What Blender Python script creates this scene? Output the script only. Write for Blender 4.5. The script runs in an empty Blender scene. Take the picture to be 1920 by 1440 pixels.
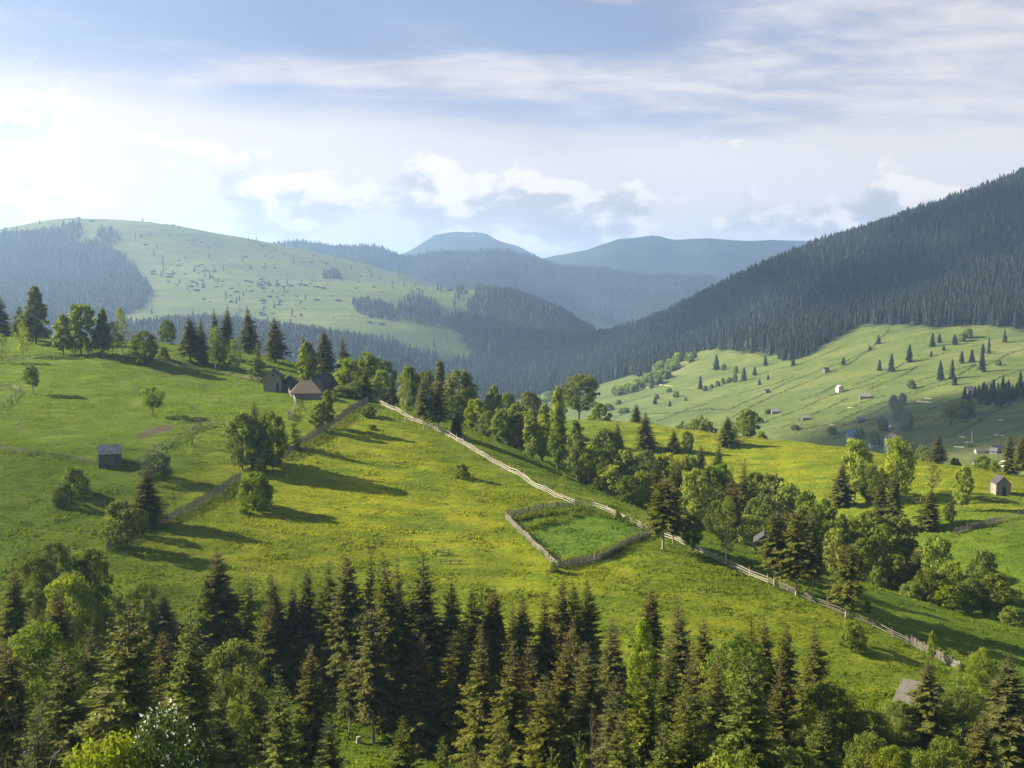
import bpy, math, random
import numpy as np
from mathutils import Vector, Matrix
# ---------------------------------------------------------------- camera, world, sun, exposure
scene = bpy.context.scene
col = scene.collection
FPX = 2133.0                                   # focal length in pixels of a 1920 px wide picture
PITCH = math.atan(160.0 / FPX)
cam_d = bpy.data.cameras.new('camera'); cam = bpy.data.objects.new('camera', cam_d); col.objects.link(cam)
cam_d.sensor_width = 36.0; cam_d.lens = 36.0 * FPX / 1920.0
cam_d.clip_start = 0.5; cam_d.clip_end = 40000
cam.location = (0, 0, 0); cam.rotation_euler = (math.pi / 2 - PITCH, 0, 0)
scene.camera = cam

SUN_EL, SUN_AZ = math.radians(28), math.radians(76)      # azimuth: degrees to the left of straight ahead
sun_dir = Vector((-math.sin(SUN_AZ) * math.cos(SUN_EL), math.cos(SUN_AZ) * math.cos(SUN_EL), math.sin(SUN_EL)))
sd = bpy.data.lights.new('sun', 'SUN'); sd.energy = 5.0; sd.angle = math.radians(0.6); sd.color = (1.0, 0.90, 0.70)
sun = bpy.data.objects.new('sun', sd); col.objects.link(sun)
sun.rotation_euler = sun_dir.to_track_quat('Z', 'Y').to_euler(); sun.location = (-60, 30, 60)

vs = scene.view_settings
vs.view_transform = 'Standard'; vs.look = 'None'; vs.gamma = 1.0; vs.use_curve_mapping = False; vs.exposure = 1.75
scene.display_settings.display_device = 'sRGB'
scene.render.engine = 'CYCLES'
cy = scene.cycles
cy.max_bounces = 6; cy.diffuse_bounces = 3; cy.transmission_bounces = 3; cy.volume_bounces = 1; cy.transparent_max_bounces = 32
cy.glossy_bounces = 2; cy.use_denoising = True; cy.use_adaptive_sampling = True; cy.caustics_reflective = False; cy.caustics_refractive = False


class NT:
    """small helper to write node trees"""
    def __init__(s, tree): s.t = tree; s.n = tree.nodes; s.l = tree.links
    def new(s, kind, **kw):
        nd = s.n.new(kind)
        for k, v in kw.items():
            if k == 'inp':
                for a, b in v.items():
                    sock = nd.inputs[a]
                    if hasattr(b, 'is_output') or isinstance(b, bpy.types.NodeSocket): s.l.new(b, sock)
                    else: sock.default_value = b
            else: setattr(nd, k, v)
        return nd
    def math(s, op, a, b=0.0, c=None, clamp=False):
        nd = s.n.new('ShaderNodeMath'); nd.operation = op; nd.use_clamp = clamp
        for i, v in enumerate([a, b] + ([c] if c is not None else [])):
            if isinstance(v, bpy.types.NodeSocket): s.l.new(v, nd.inputs[i])
            else: nd.inputs[i].default_value = v
        return nd.outputs[0]
    def ramp(s, fac, stops):
        nd = s.n.new('ShaderNodeValToRGB'); s.l.new(fac, nd.inputs[0])
        e = nd.color_ramp.elements
        while len(e) < len(stops): e.new(0.5)
        for i, (p, c) in enumerate(stops):
            e[i].position = p; e[i].color = (c[0], c[1], c[2], 1) if hasattr(c, '__len__') else (c, c, c, 1)
        return nd.outputs[0]
    def mix(s, fac, a, b, kind='MIX'):
        nd = s.n.new('ShaderNodeMix'); nd.data_type = 'RGBA'; nd.blend_type = kind
        for i, v in ((0, fac), (6, a), (7, b)):
            if isinstance(v, bpy.types.NodeSocket): s.l.new(v, nd.inputs[i])
            elif i == 0: nd.inputs[i].default_value = v
            else: nd.inputs[i].default_value = (v[0], v[1], v[2], 1)
        return nd.outputs[2]
    def noise(s, vec, scale, detail=4, rough=0.5, dist=0.0):
        nd = s.n.new('ShaderNodeTexNoise'); nd.inputs['Scale'].default_value = scale; nd.inputs['Detail'].default_value = detail
        nd.inputs['Roughness'].default_value = rough; nd.inputs['Distortion'].default_value = dist
        if vec is not None: s.l.new(vec, nd.inputs['Vector'])
        return nd.outputs['Fac']
    def smooth(s, v, lo, hi):
        nd = s.n.new('ShaderNodeMapRange'); nd.interpolation_type = 'SMOOTHSTEP'
        s.l.new(v, nd.inputs[0]); nd.inputs[1].default_value = lo; nd.inputs[2].default_value = hi
        return nd.outputs[0]


world = bpy.data.worlds.new("World"); scene.world = world; world.use_nodes = True
w = NT(world.node_tree); w.n.clear()
out = w.new('ShaderNodeOutputWorld')
sky = w.new('ShaderNodeTexSky', sky_type='NISHITA', sun_disc=False, sun_elevation=SUN_EL, sun_rotation=-SUN_AZ,
            altitude=900, air_density=1.0, dust_density=1.2, ozone_density=2.0)
bg_sky = w.new('ShaderNodeBackground', inp={'Strength': 0.042}); w.l.new(w.mix(1.0, w.mix(0.22, sky.outputs[0], (3.0, 3.0, 3.3)), (1.02, 0.90, 0.97), 'MULTIPLY'), bg_sky.inputs['Color'])
tc = w.new('ShaderNodeTexCoord'); D = tc.outputs['Generated']
sep = w.new('ShaderNodeSeparateXYZ', inp={0: D})
sx, sy, sz = sep.outputs
el = sz                                                       # sine of the elevation
az = w.math('ARCTAN2', sx, sy)                                # 0 ahead, positive to the right
# flat cloud decks seen in perspective (stretch towards the horizon)
den = w.math('ADD', w.math('MAXIMUM', el, 0.0), 0.10)
u = w.math('DIVIDE', sx, den); v = w.math('DIVIDE', sy, den)
deck = w.new('ShaderNodeCombineXYZ', inp={0: u, 1: v, 2: 0.0}).outputs[0]
deckm = w.new('ShaderNodeMapping', inp={0: deck, 'Location': (1.7, 0.4, 0), 'Rotation': (0, 0, 0.35), 'Scale': (0.62, 1.0, 1)}).outputs[0]
n1 = w.noise(deckm, 1.15, 7, 0.56, 0.25)
n1b = w.noise(deckm, 4.5, 5, 0.6, 0.4)
# cumulus in direction space
cum = w.new('ShaderNodeCombineXYZ', inp={0: az, 1: w.math('MULTIPLY', el, 1.75), 2: 0.37}).outputs[0]
n2 = w.noise(cum, 11.0, 9, 0.60, 0.1)
n2s = w.noise(w.new('ShaderNodeMapping', inp={0: cum, 'Location': (0.012, 0.020, 0)}).outputs[0], 11.0, 9, 0.60, 0.1)
def gauss(a, ca, wa, e, ce, we):
    da = w.math('DIVIDE', w.math('SUBTRACT', a, ca), wa); de = w.math('DIVIDE', w.math('SUBTRACT', e, ce), we)
    r = w.math('ADD', w.math('MULTIPLY', da, da), w.math('MULTIPLY', de, de))
    return w.math('POWER', 2.718, w.math('MULTIPLY', r, -1.0))
def addn(*a):
    r = a[0]
    for q in a[1:]: r = w.math('ADD', r, q)
    return r
mul = lambda a, b: w.math('MULTIPLY', a, b)
bank_l = gauss(az, -0.48, 0.33, el, 0.06, 0.13)              # tall bright bank at the left
veil_r = gauss(az, 0.42, 0.30, el, 0.14, 0.12)
band = gauss(az, -0.06, 0.15, el, 0.188, 0.020)
low = w.smooth(el, 0.20, 0.05)
# pale smooth cloud filling the lower sky
m_base = mul(w.smooth(addn(mul(n1, 0.35), mul(low, 0.75), mul(bank_l, 0.55)), 0.22, 0.66), 0.97)
# high thin decks
cov1 = addn(mul(veil_r, 0.24), mul(band, 0.30), mul(low, 0.10))
cov1 = w.math('SUBTRACT', cov1, mul(w.smooth(el, 0.24, 0.5), 0.10))
m_deck = mul(w.smooth(addn(mul(n1, 0.72), mul(n1b, 0.28), cov1), 0.50, 0.74), 0.86)
# heaped clouds above the ridges
bump = addn(mul(gauss(az, -0.045, 0.085, el, 0.104, 0.034), 0.20), mul(gauss(az, -0.19, 0.075, el, 0.082, 0.030), 0.19), mul(gauss(az, 0.05, 0.075, el, 0.070, 0.026), 0.21),
            mul(gauss(az, 0.24, 0.14, el, 0.070, 0.024), 0.20), mul(gauss(az, -0.46, 0.20, el, 0.13, 0.07), 0.24), mul(gauss(az, 0.0, 0.9, el, 0.045, 0.03), 0.08))
puff = w.math('SUBTRACT', addn(n2, bump), mul(mul(w.smooth(el, 0.125, 0.17), 0.22), w.math('SUBTRACT', 1.0, mul(w.smooth(az, -0.20, -0.36), 0.75))))
puff = w.math('SUBTRACT', puff, mul(w.smooth(el, 0.175, 0.22), 0.25))
m_cum = w.smooth(puff, 0.60, 0.655)
shade = w.smooth(w.math('SUBTRACT', n2s, n2), -0.09, 0.05)
body = w.smooth(puff, 0.62, 0.76)
g_ = mul(mul(shade, w.math('ADD', 0.35, mul(body, 0.65))), w.math('SUBTRACT', 1.0, mul(bank_l, 0.75)))
ccol = w.ramp(w.math('SUBTRACT', 1.0, g_), [(0.0, (0.180, 0.166, 0.160)), (0.50, (0.228, 0.211, 0.200)), (1.0, (0.360, 0.318, 0.282))])
bg_c = w.new('ShaderNodeBackground', inp={'Color': ccol, 'Strength': 1.0})
dcol = w.ramp(n1b, [(0.32, (0.190, 0.182, 0.193)), (0.62, (0.280, 0.257, 0.243))])
bg_d = w.new('ShaderNodeBackground', inp={'Color': dcol, 'Strength': 1.0})
bg_b = w.new('ShaderNodeBackground', inp={'Color': w.mix(bank_l, (0.282, 0.258, 0.243), (0.325, 0.284, 0.252)), 'Strength': 1.0})
s1 = w.new('ShaderNodeMixShader', inp={0: m_deck, 1: bg_sky.outputs[0], 2: bg_d.outputs[0]})
s1b = w.new('ShaderNodeMixShader', inp={0: m_base, 1: s1.outputs[0], 2: bg_b.outputs[0]})
s2 = w.new('ShaderNodeMixShader', inp={0: m_cum, 1: s1b.outputs[0], 2: bg_c.outputs[0]})
w.l.new(s2.outputs[0], out.inputs['Surface'])

# ---------------------------------------------------------------- maths helpers
rng = np.random.default_rng(11)
CP, SP = math.cos(PITCH), math.sin(PITCH)
def ray(px, py):
    cx = (np.asarray(px, float) - 960) / FPX; cyy = (720 - np.asarray(py, float)) / FPX
    d = np.stack([cx, CP + cyy * SP, -SP + cyy * CP], -1)
    return d / d[..., 1:2]                       # scaled so that y = 1
def at(px, py, D): return ray(px, py) * D
def proj(P):
    P = np.asarray(P, float)
    dep = P[..., 1] * CP - P[..., 2] * SP; up = P[..., 1] * SP + P[..., 2] * CP
    dep = np.where(dep < 1e-3, 1e-3, dep)
    return 960 + FPX * P[..., 0] / dep, 720 - FPX * up / dep
_T = np.random.default_rng(5).random((256, 256))
def vnoise(x, y, s=0):
    x = np.asarray(x, float) + 17.3 * s; y = np.asarray(y, float) - 9.1 * s
    ix = np.floor(x).astype(int); iy = np.floor(y).astype(int); fx = x - ix; fy = y - iy
    fx = fx * fx * fx * (fx * (fx * 6 - 15) + 10); fy = fy * fy * fy * (fy * (fy * 6 - 15) + 10)
    a = _T[ix & 255, iy & 255]; b = _T[(ix + 1) & 255, iy & 255]; c = _T[ix & 255, (iy + 1) & 255]; d = _T[(ix + 1) & 255, (iy + 1) & 255]
    return (a * (1 - fx) + b * fx) * (1 - fy) + (c * (1 - fx) + d * fx) * fy
def fbm(x, y, s=0, o=4, g=0.5):
    r = 0; a = 1; t = 0
    for k in range(o):
        r = r + a * (vnoise(x * 2 ** k, y * 2 ** k, s + k) - 0.5); t += a; a *= g
    return r / t
class TPS:
    def __init__(s, pts, lam=1e-3, sc=100.0):
        P = np.array(pts, float); s.sc = sc; s.X = P[:, :2] / sc; n = len(P)
        K = s.phi(s.X[:, None] - s.X[None]) + np.eye(n) * lam * n ** 0.5
        A = np.zeros((n + 3, n + 3)); A[:n, :n] = K; A[:n, n] = 1; A[:n, n + 1:] = s.X; A[n, :n] = 1; A[n + 1:, :n] = s.X.T
        s.w = np.linalg.solve(A, np.concatenate([P[:, 2], np.zeros(3)]))
    def phi(s, d):
        r2 = (d ** 2).sum(-1); return 0.5 * r2 * np.log(r2 + 1e-9)
    def __call__(s, x, y):
        x = np.atleast_1d(np.asarray(x, float)); sh = x.shape; q = np.stack([x.ravel(), np.asarray(y, float).ravel() * np.ones(x.size)], -1) / s.sc
        n = len(s.X); o = np.empty(len(q))
        for i in range(0, len(q), 20000):
            c = q[i:i + 20000]; o[i:i + 20000] = s.phi(c[:, None] - s.X[None]) @ s.w[:n] + s.w[n] + c @ s.w[n + 1:]
        return o.reshape(sh)
def inpoly(px, py, poly):
    ins = np.zeros(np.shape(px), bool); n = len(poly)
    for i in range(n):
        x1, y1 = poly[i]; x2, y2 = poly[(i + 1) % n]
        c = ((y1 > py) != (y2 > py)) & (px < (x2 - x1) * (py - y1) / ((y2 - y1) if y2 != y1 else 1e-9) + x1)
        ins ^= c
    return ins

# ---------------------------------------------------------------- object helpers
def tag(o, label=None, cat=None, group=None, kind=None):
    if label: o['label'] = label
    if cat: o['category'] = cat
    if group: o['group'] = group
    if kind: o['kind'] = kind
    return o
def mesh_np(name, V, F, mats, attrs=None, smooth=False, midx=None):
    """F: list of int arrays (n,3) or (n,4)"""
    if not isinstance(F, (list, tuple)): F = [F]
    F = [np.asarray(f, dtype=np.int32) for f in F if len(f)]
    me = bpy.data.meshes.new(name); V = np.asarray(V, dtype=np.float32)
    me.vertices.add(len(V)); me.vertices.foreach_set('co', V.ravel())
    loops = np.concatenate([f.ravel() for f in F]); tot = np.concatenate([np.full(len(f), f.shape[1], np.int32) for f in F])
    start = np.concatenate([[0], np.cumsum(tot)[:-1]]).astype(np.int32)
    me.loops.add(len(loops)); me.loops.foreach_set('vertex_index', loops)
    me.polygons.add(len(tot)); me.polygons.foreach_set('loop_start', start)
    me.update(calc_edges=True)
    for k, a in (attrs or {}).items():
        at_ = me.attributes.new(k, 'FLOAT', 'POINT'); at_.data.foreach_set('value', np.asarray(a, dtype=np.float32))
    if not isinstance(mats, (list, tuple)): mats = [mats]
    for m in mats: me.materials.append(m)
    if midx is not None: me.polygons.foreach_set('material_index', np.asarray(midx, np.int32))
    me.polygons.foreach_set('use_smooth', np.full(len(tot), bool(smooth)))
    me.update(); return me
def link(name, me, parent=None, loc=(0, 0, 0), rz=0.0, sc=(1, 1, 1)):
    o = bpy.data.objects.new(name, me); col.objects.link(o)
    if parent is not None: o.parent = parent
    o.location = loc; o.rotation_euler = (0, 0, rz); o.scale = sc
    return o
def empty(name, loc, rz=0.0, sc=(1, 1, 1)):
    o = bpy.data.objects.new(name, None); o.empty_display_size = 0.5; col.objects.link(o)
    o.location = loc; o.rotation_euler = (0, 0, rz); o.scale = sc; return o
class MB:
    """collects boxes / prisms / tubes, builds one mesh"""
    def __init__(s): s.V = []; s.Q = []; s.T = []; s.n = 0
    def add(s, V, Q=(), T=()):
        s.V.append(np.asarray(V, float))
        if len(Q): s.Q.append(np.asarray(Q) + s.n)
        if len(T): s.T.append(np.asarray(T) + s.n)
        s.n += len(V); return s
    def box(s, x0, x1, y0, y1, z0, z1, M=None):
        V = np.array([(x, y, z) for z in (z0, z1) for y in (y0, y1) for x in (x0, x1)], float)
        if M is not None: V = V @ np.array(M)[:3, :3].T + np.array(M)[:3, 3]
        return s.add(V, [(0, 2, 3, 1), (4, 5, 7, 6), (0, 1, 5, 4), (2, 6, 7, 3), (0, 4, 6, 2), (1, 3, 7, 5)])
    def slab(s, a, b, c, d, th):
        """a thick plate through four corners (counter-clockwise from outside)"""
        P = np.array([a, b, c, d], float); n = np.cross(P[1] - P[0], P[3] - P[0]); n /= np.linalg.norm(n)
        return s.add(np.concatenate([P, P - n * th]), [(0, 1, 2, 3), (7, 6, 5, 4), (0, 4, 5, 1), (1, 5, 6, 2), (2, 6, 7, 3), (3, 7, 4, 0)])
    def beam(s, a, b, w, h=None):
        a = np.array(a, float); b = np.array(b, float); h = h or w; d = b - a; L = np.linalg.norm(d); d /= L
        up = np.array([0, 0, 1.0]) if abs(d[2]) < 0.9 else np.array([0, 1.0, 0])
        sd_ = np.cross(d, up); sd_ /= np.linalg.norm(sd_); u2 = np.cross(sd_, d)
        V = [p + sd_ * i * w / 2 + u2 * j * h / 2 for p in (a, b) for j in (-1, 1) for i in (-1, 1)]
        return s.add(V, [(0, 2, 3, 1), (4, 5, 7, 6), (0, 1, 5, 4), (2, 6, 7, 3), (0, 4, 6, 2), (1, 3, 7, 5)])
    def tube(s, pts, rad, n=6):
        P = np.array(pts, float); rad = np.ones(len(P)) * rad; T = np.gradient(P, axis=0); T /= np.linalg.norm(T, axis=1)[:, None] + 1e-9
        ref = np.array([0.3, 1.0, 0.1]) if abs(T[0][2]) > 0.5 else np.array([0, 0, 1.0])
        A = np.cross(T, ref); A /= np.linalg.norm(A, axis=1)[:, None] + 1e-9; B = np.cross(T, A)
        an = np.arange(n) * 2 * math.pi / n
        V = (P[:, None] + rad[:, None, None] * (np.cos(an)[None, :, None] * A[:, None] + np.sin(an)[None, :, None] * B[:, None])).reshape(-1, 3)
        Q = [(i * n + j, i * n + (j + 1) % n, (i + 1) * n + (j + 1) % n, (i + 1) * n + j) for i in range(len(P) - 1) for j in range(n)]
        return s.add(V, Q)
    def arrays(s):
        F = []
        if s.Q: F.append(np.concatenate(s.Q))
        if s.T: F.append(np.concatenate(s.T))
        return np.concatenate(s.V), F
    def build(s, name, mat, parent=None, **kw):
        V, F = s.arrays(); return link(name, mesh_np(name, V, F, mat), parent, **kw)

# ---------------------------------------------------------------- materials
def newmat(name):
    m = bpy.data.materials.new(name); m.use_nodes = True; m.node_tree.nodes.clear(); return m, NT(m.node_tree)
def finish(t, bsdf, bump=None, strength=0.5, dist=0.1):
    o = t.new('ShaderNodeOutputMaterial'); t.l.new(bsdf.outputs[0], o.inputs['Surface'])
    if bump is not None:
        b = t.new('ShaderNodeBump', inp={'Height': bump, 'Strength': strength, 'Distance': dist}); t.l.new(b.outputs[0], bsdf.inputs['Normal'])
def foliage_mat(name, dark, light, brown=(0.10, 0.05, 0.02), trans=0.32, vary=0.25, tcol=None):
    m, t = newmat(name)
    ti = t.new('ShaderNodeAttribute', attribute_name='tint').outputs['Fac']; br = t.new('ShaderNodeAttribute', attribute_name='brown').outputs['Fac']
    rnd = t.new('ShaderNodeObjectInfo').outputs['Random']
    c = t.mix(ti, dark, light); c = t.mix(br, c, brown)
    hsv = t.new('ShaderNodeHueSaturation', inp={'Color': c, 'Hue': t.math('ADD', t.math('MULTIPLY', rnd, 0.022), 0.481),
                'Saturation': t.math('ADD', t.math('MULTIPLY', t.math('FRACT', t.math('MULTIPLY', rnd, 7.3)), 0.2), 0.85),
                'Value': t.math('ADD', t.math('MULTIPLY', t.math('FRACT', t.math('MULTIPLY', rnd, 13.7)), vary), 1 - vary / 2)}).outputs[0]
    d = t.new('ShaderNodeBsdfPrincipled', inp={'Base Color': hsv, 'Roughness': 0.68, 'Specular IOR Level': 0.10})
    tr = t.new('ShaderNodeBsdfTranslucent', inp={'Color': t.mix(1.0, hsv, tcol or (1.35, 1.45, 0.6), 'MULTIPLY')})
    mx = t.new('ShaderNodeMixShader', inp={0: trans, 1: d.outputs[0], 2: tr.outputs[0]})
    o = t.new('ShaderNodeOutputMaterial'); t.l.new(mx.outputs[0], o.inputs['Surface']); return m
def bark_mat(name, a, b, sc=6):
    m, t = newmat(name); tc = t.new('ShaderNodeTexCoord').outputs['Object']
    mp = t.new('ShaderNodeMapping', inp={0: tc, 'Scale': (1, 1, 0.25)}).outputs[0]
    n = t.noise(mp, sc, 5, 0.65)
    bs = t.new('ShaderNodeBsdfPrincipled', inp={'Base Color': t.ramp(n, [(0.35, a), (0.65, b)]), 'Roughness': 0.9}); finish(t, bs, n, 0.6, 0.03); return m
def wood_mat(name, a, b, vert=True, sc=5.0, ax=2):
    """weathered boards: thin stripes along one axis, streaks and knots"""
    m, t = newmat(name); tc = t.new('ShaderNodeTexCoord').outputs['Object']
    s3 = [1.0, 1.0, 1.0]; s3[ax] = 0.06
    mp = t.new('ShaderNodeMapping', inp={0: tc, 'Scale': tuple(s3)}).outputs[0]
    n1 = t.noise(mp, sc, 3, 0.7); n2 = t.noise(tc, 1.3, 4, 0.6); n3 = t.noise(mp, sc * 4, 3, 0.6)
    c = t.ramp(t.math('ADD', t.math('MULTIPLY', n1, 0.7), t.math('MULTIPLY', n2, 0.3)), [(0.33, a), (0.66, b)])
    c = t.mix(t.smooth(n3, 0.60, 0.68), c, tuple(x * 0.45 for x in a))
    bs = t.new('ShaderNodeBsdfPrincipled', inp={'Base Color': c, 'Roughness': 0.85}); finish(t, bs, t.math('ADD', n1, n3), 0.5, 0.04); return m
def plain_mat(name, c, rough=0.7, var=0.15, sc=2.0, metal=0.0):
    m, t = newmat(name); tc = t.new('ShaderNodeTexCoord').outputs['Object']; n = t.noise(tc, sc, 4, 0.6)
    bs = t.new('ShaderNodeBsdfPrincipled', inp={'Base Color': t.ramp(n, [(0.3, tuple(x * (1 - var) for x in c)), (0.7, tuple(min(1, x * (1 + var)) for x in c))]), 'Roughness': rough, 'Metallic': metal})
    finish(t, bs, n, 0.2, 0.02); return m
HAZE = 1.25e-4
# ---------------------------------------------------------------- terrain
near_c = [  # (px, py, distance ahead)
 (0,1000,165),(0,860,200),(0,760,240),(0,700,280),(0,655,318),(30,628,345),(0,1120,146),
 (207,877,197),(130,780,236),(130,667,298),(240,668,300),(300,640,345),(200,650,330),
 (300,760,243),(330,830,212),(300,960,180),(240,1030,163),(350,1000,171),(200,1100,151),(120,930,184),
 (480,880,201),(480,950,184),(480,800,228),(430,730,276),(360,692,300),(490,705,292),(520,678,330),(450,660,345),(560,685,340),(620,697,345),
 (590,747,268),(505,735,274),(650,762,260),(700,752,270),(620,800,232),(560,840,214),
 (770,790,247),(850,825,232),(950,880,215),(1080,945,198),(1170,970,190),(1240,1000,184),
 (1050,1065,165),(950,970,187),(1100,948,197),(1225,1000,184),(1100,1000,181),
 (800,900,204),(700,850,220),(700,1000,176),(850,1040,168),(600,1100,155),(400,1100,153),(800,820,232),(600,930,190),
 (1350,1200,145),(1200,1100,159),(1500,1250,139),(1600,1290,135),(1710,1320,133),(1100,1200,143),(700,1250,137),(1000,1120,154),
 (700,1390,123),(850,1440,115),(640,1440,114),(1500,1430,118),
 (1450,1100,164),(1580,1155,157),(1700,1205,150),(1800,1255,143),(1920,1320,135),(1360,1055,171),(1300,1030,177),
 (1600,1080,178),(1760,1160,165),(1920,1195,163),(1680,1115,177),(1500,1060,182),(1400,1030,187),(1300,990,196),(1190,950,207),(1000,860,245),(880,800,282),
 (1090,790,400),(1250,803,385),(1400,820,368),(1560,833,350),(1700,861,330),(1840,888,312),(1920,897,305),
 (1400,860,332),(1600,900,298),(1700,950,266),(1880,935,268),(1920,1000,235),(1800,1000,240),(1920,1080,208),(1640,965,262),(1300,860,330),(1200,840,345),(1500,870,322),
 (1930,1150,185)]
NP = [tuple(at(a, b, c)) for a, b, c in near_c]
NP += [(math.tan(math.radians(-20)) * 0 + x, y, z) for x, y, z in [
 # gully between the hill and the right-hand ridge
 (-2, 330, -46), (20, 290, -48), (39, 246, -51), (56, 222, -54), (72, 205, -57), (88, 190, -58),
 # steep slope under the camera
 (0, 0, -2), (-20, 0, -3), (20, 0, -3), (0, 25, -14), (-14, 25, -13), (14, 25, -14), (-30, 55, -31), (0, 55, -33), (30, 55, -33),
 (-45, 80, -41), (0, 85, -44), (45, 85, -44), (-60, 105, -44), (-40, 120, -43.5), (60, 110, -48), (35, 120, -49.5), (0, -40, -1), (-80, 20, -14), (80, 20, -14), (-110, 90, -40), (110, 90, -46),
 (120, 150, -56), (150, 220, -60), (170, 330, -56), (-130, 180, -32), (-160, 260, -24), (-190, 340, -16), (-110, 345, -13),
 # behind the crests
 (-110, 430, -50), (-40, 430, -56), (0, 430, -66), (-190, 430, -45), (30, 450, -72), (100, 430, -84), (170, 400, -86), (230, 400, -88),
 (-190, 520, -105), (-80, 520, -110), (0, 520, -118), (100, 520, -122), (220, 520, -122), (-200, 620, -150), (0, 620, -150), (220, 620, -150),
 (-260, 300, -18), (260, 300, -70), (-260, 150, -30), (260, 150, -66)]]
tN = TPS(NP, lam=2e-3)
def bumps(x, y):
    b = 1.0 * fbm(x / 26, y / 20, 3, 3) + 0.85 * fbm(x / 7.0, y / 4.6, 7, 3) + 0.45 * np.abs(fbm(x / 3.4, y / 1.9, 9, 2))
    return b
def zN(x, y): return tN(x, y) + bumps(np.asarray(x, float), np.asarray(y, float))

hill_c = [
 # valley and fields on the right-hand side
 (1920,880,590),(1840,855,640),(1700,835,700),(1600,835,745),(1400,802,860),(1200,772,1000),(1100,770,1150),(1000,765,1320),(2080,890,580),
 (1920,760,760),(1920,690,890),(1920,618,1060),(1700,700,950),(1700,612,1170),(1500,740,960),(1500,668,1190),(1300,762,1050),(1330,657,1370),
 (1120,730,1320),(1150,700,1480),(960,748,1520),(1800,650,1020),(1600,616,1180),(1400,700,1120),(1250,700,1330),(2100,760,760),(2100,620,1060),
 # wooded slope and its crest (ground, the tree tops stand about 20 m higher)
 (1920,500,1280),(1650,540,1400),(1400,610,1560),(1200,660,1750),(2150,430,1280),
 (2150,260,1560),(1920,358,1580),(1700,430,1640),(1500,492,1730),(1330,552,1860),(1200,612,1990),(1100,640,2090),(1000,680,2180),(930,705,2250),
 # wooded foot of the left-hand hills
 (250,700,1250),(500,700,1300),(700,730,1350),(850,740,1450),(300,628,1560),(420,618,1600),(560,622,1640),(640,630,1680),(740,655,1720),(820,680,1780),(890,700,1850),(60,640,1500),
 (0,610,1750),(-150,640,1500),
 # meadow hill
 (0,560,2150),(140,580,2050),(280,560,2200),(400,598,1980),(560,608,1950),(680,605,1960),(760,600,2000),(840,640,1930),(950,640,1980),(1040,640,2150),
 (0,432,3000),(100,408,3080),(200,414,3080),(300,431,3000),(380,448,2950),(450,472,2880),(520,495,2780),(600,522,2660),(700,533,2550),(850,538,2480),(920,541,2420),(970,560,2350),(1030,590,2300),(1075,620,2280),(1110,650,2330),
 (-200,470,2900),(-500,520,2700),(200,500,2600),(400,520,2500),(560,560,2280),(700,570,2200),(850,580,2150),(950,590,2150),(0,500,2550)]
HP = [tuple(at(a, b, c)) for a, b, c in hill_c]
HP += [(-300, 450, -150), (0, 450, -150), (300, 450, -140), (-500, 700, -150), (-200, 700, -148), (0, 750, -145), (150, 700, -125), (-700, 1000, -140), (-300, 1000, -135), (0, 1050, -132), (-60, 1250, -130),
 (900, 600, -60), (1000, 1100, 20), (1300, 1700, 150), (900, 2200, 60), (500, 2400, -60), (1500, 2500, 0), (200, 2700, -100), (600, 3200, -150), (1500, 3500, -150),
 (-300, 3400, 60), (-900, 3700, 150), (-1500, 3700, 150), (0, 3400, -30), (400, 3900, -150), (-500, 4200, 0), (-1500, 4400, 0), (-1900, 2500, 60), (-1500, 1500, -90), (-1000, 1300, -120), (1600, 4400, -150), (60, 2900, -60)]
tH = TPS(HP, lam=2e-3, sc=600.0)
def zH(x, y):
    x = np.asarray(x, float); y = np.asarray(y, float)
    amp = np.clip((y - 1100) / 900, 0, 1)
    return tH(x, y) + 26 * amp * fbm(x / 420, y / 420, 21, 4) + (1 - amp) * 6 * fbm(x / 120, y / 120, 23, 3)
def zmax(x, y):
    return np.where(np.asarray(y) < 470, zN(x, y), np.maximum(np.where(np.asarray(y) < 615, zN(x, y), -999), zH(x, y)))
def hit(px, py, far=False):
    """the first point of the ground along the ray through a point of the photograph"""
    d = ray(px, py)
    Ds = np.arange(470, 4200, 2.0) if far else np.arange(40, 470, 0.4)
    z = (zmax if far else zN)(d[0] * Ds, Ds); g = d[2] * Ds - z
    i = np.argmax(g < 0)
    if g[i] >= 0: i = int(np.argmin(g)); return np.array([d[0] * Ds[i], Ds[i], z[i]])
    if i == 0: return np.array([d[0] * Ds[0], Ds[0], z[0]])
    t = g[i - 1] / (g[i - 1] - g[i]); Dd = Ds[i - 1] + t * (Ds[i] - Ds[i - 1])
    return np.array([d[0] * Dd, Dd, float((zmax if far else zN)(d[0] * Dd, Dd)[0])])
def grid(name, x0, x1, y0, y1, dx, dy, zf, mat, attrf=None, smooth=True):
    xs = np.arange(x0, x1 + dx / 2, dx); ys = np.arange(y0, y1 + dy / 2, dy); X, Y = np.meshgrid(xs, ys); Z = zf(X, Y)
    nx, ny = len(xs), len(ys); idx = np.arange(nx * ny).reshape(ny, nx)
    F = np.stack([idx[:-1, :-1], idx[:-1, 1:], idx[1:, 1:], idx[1:, :-1]], -1).reshape(-1, 4)
    V = np.stack([X, Y, Z], -1).reshape(-1, 3)
    return link(name, mesh_np(name, V, F, mat, attrf(V) if attrf else None, smooth))

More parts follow.
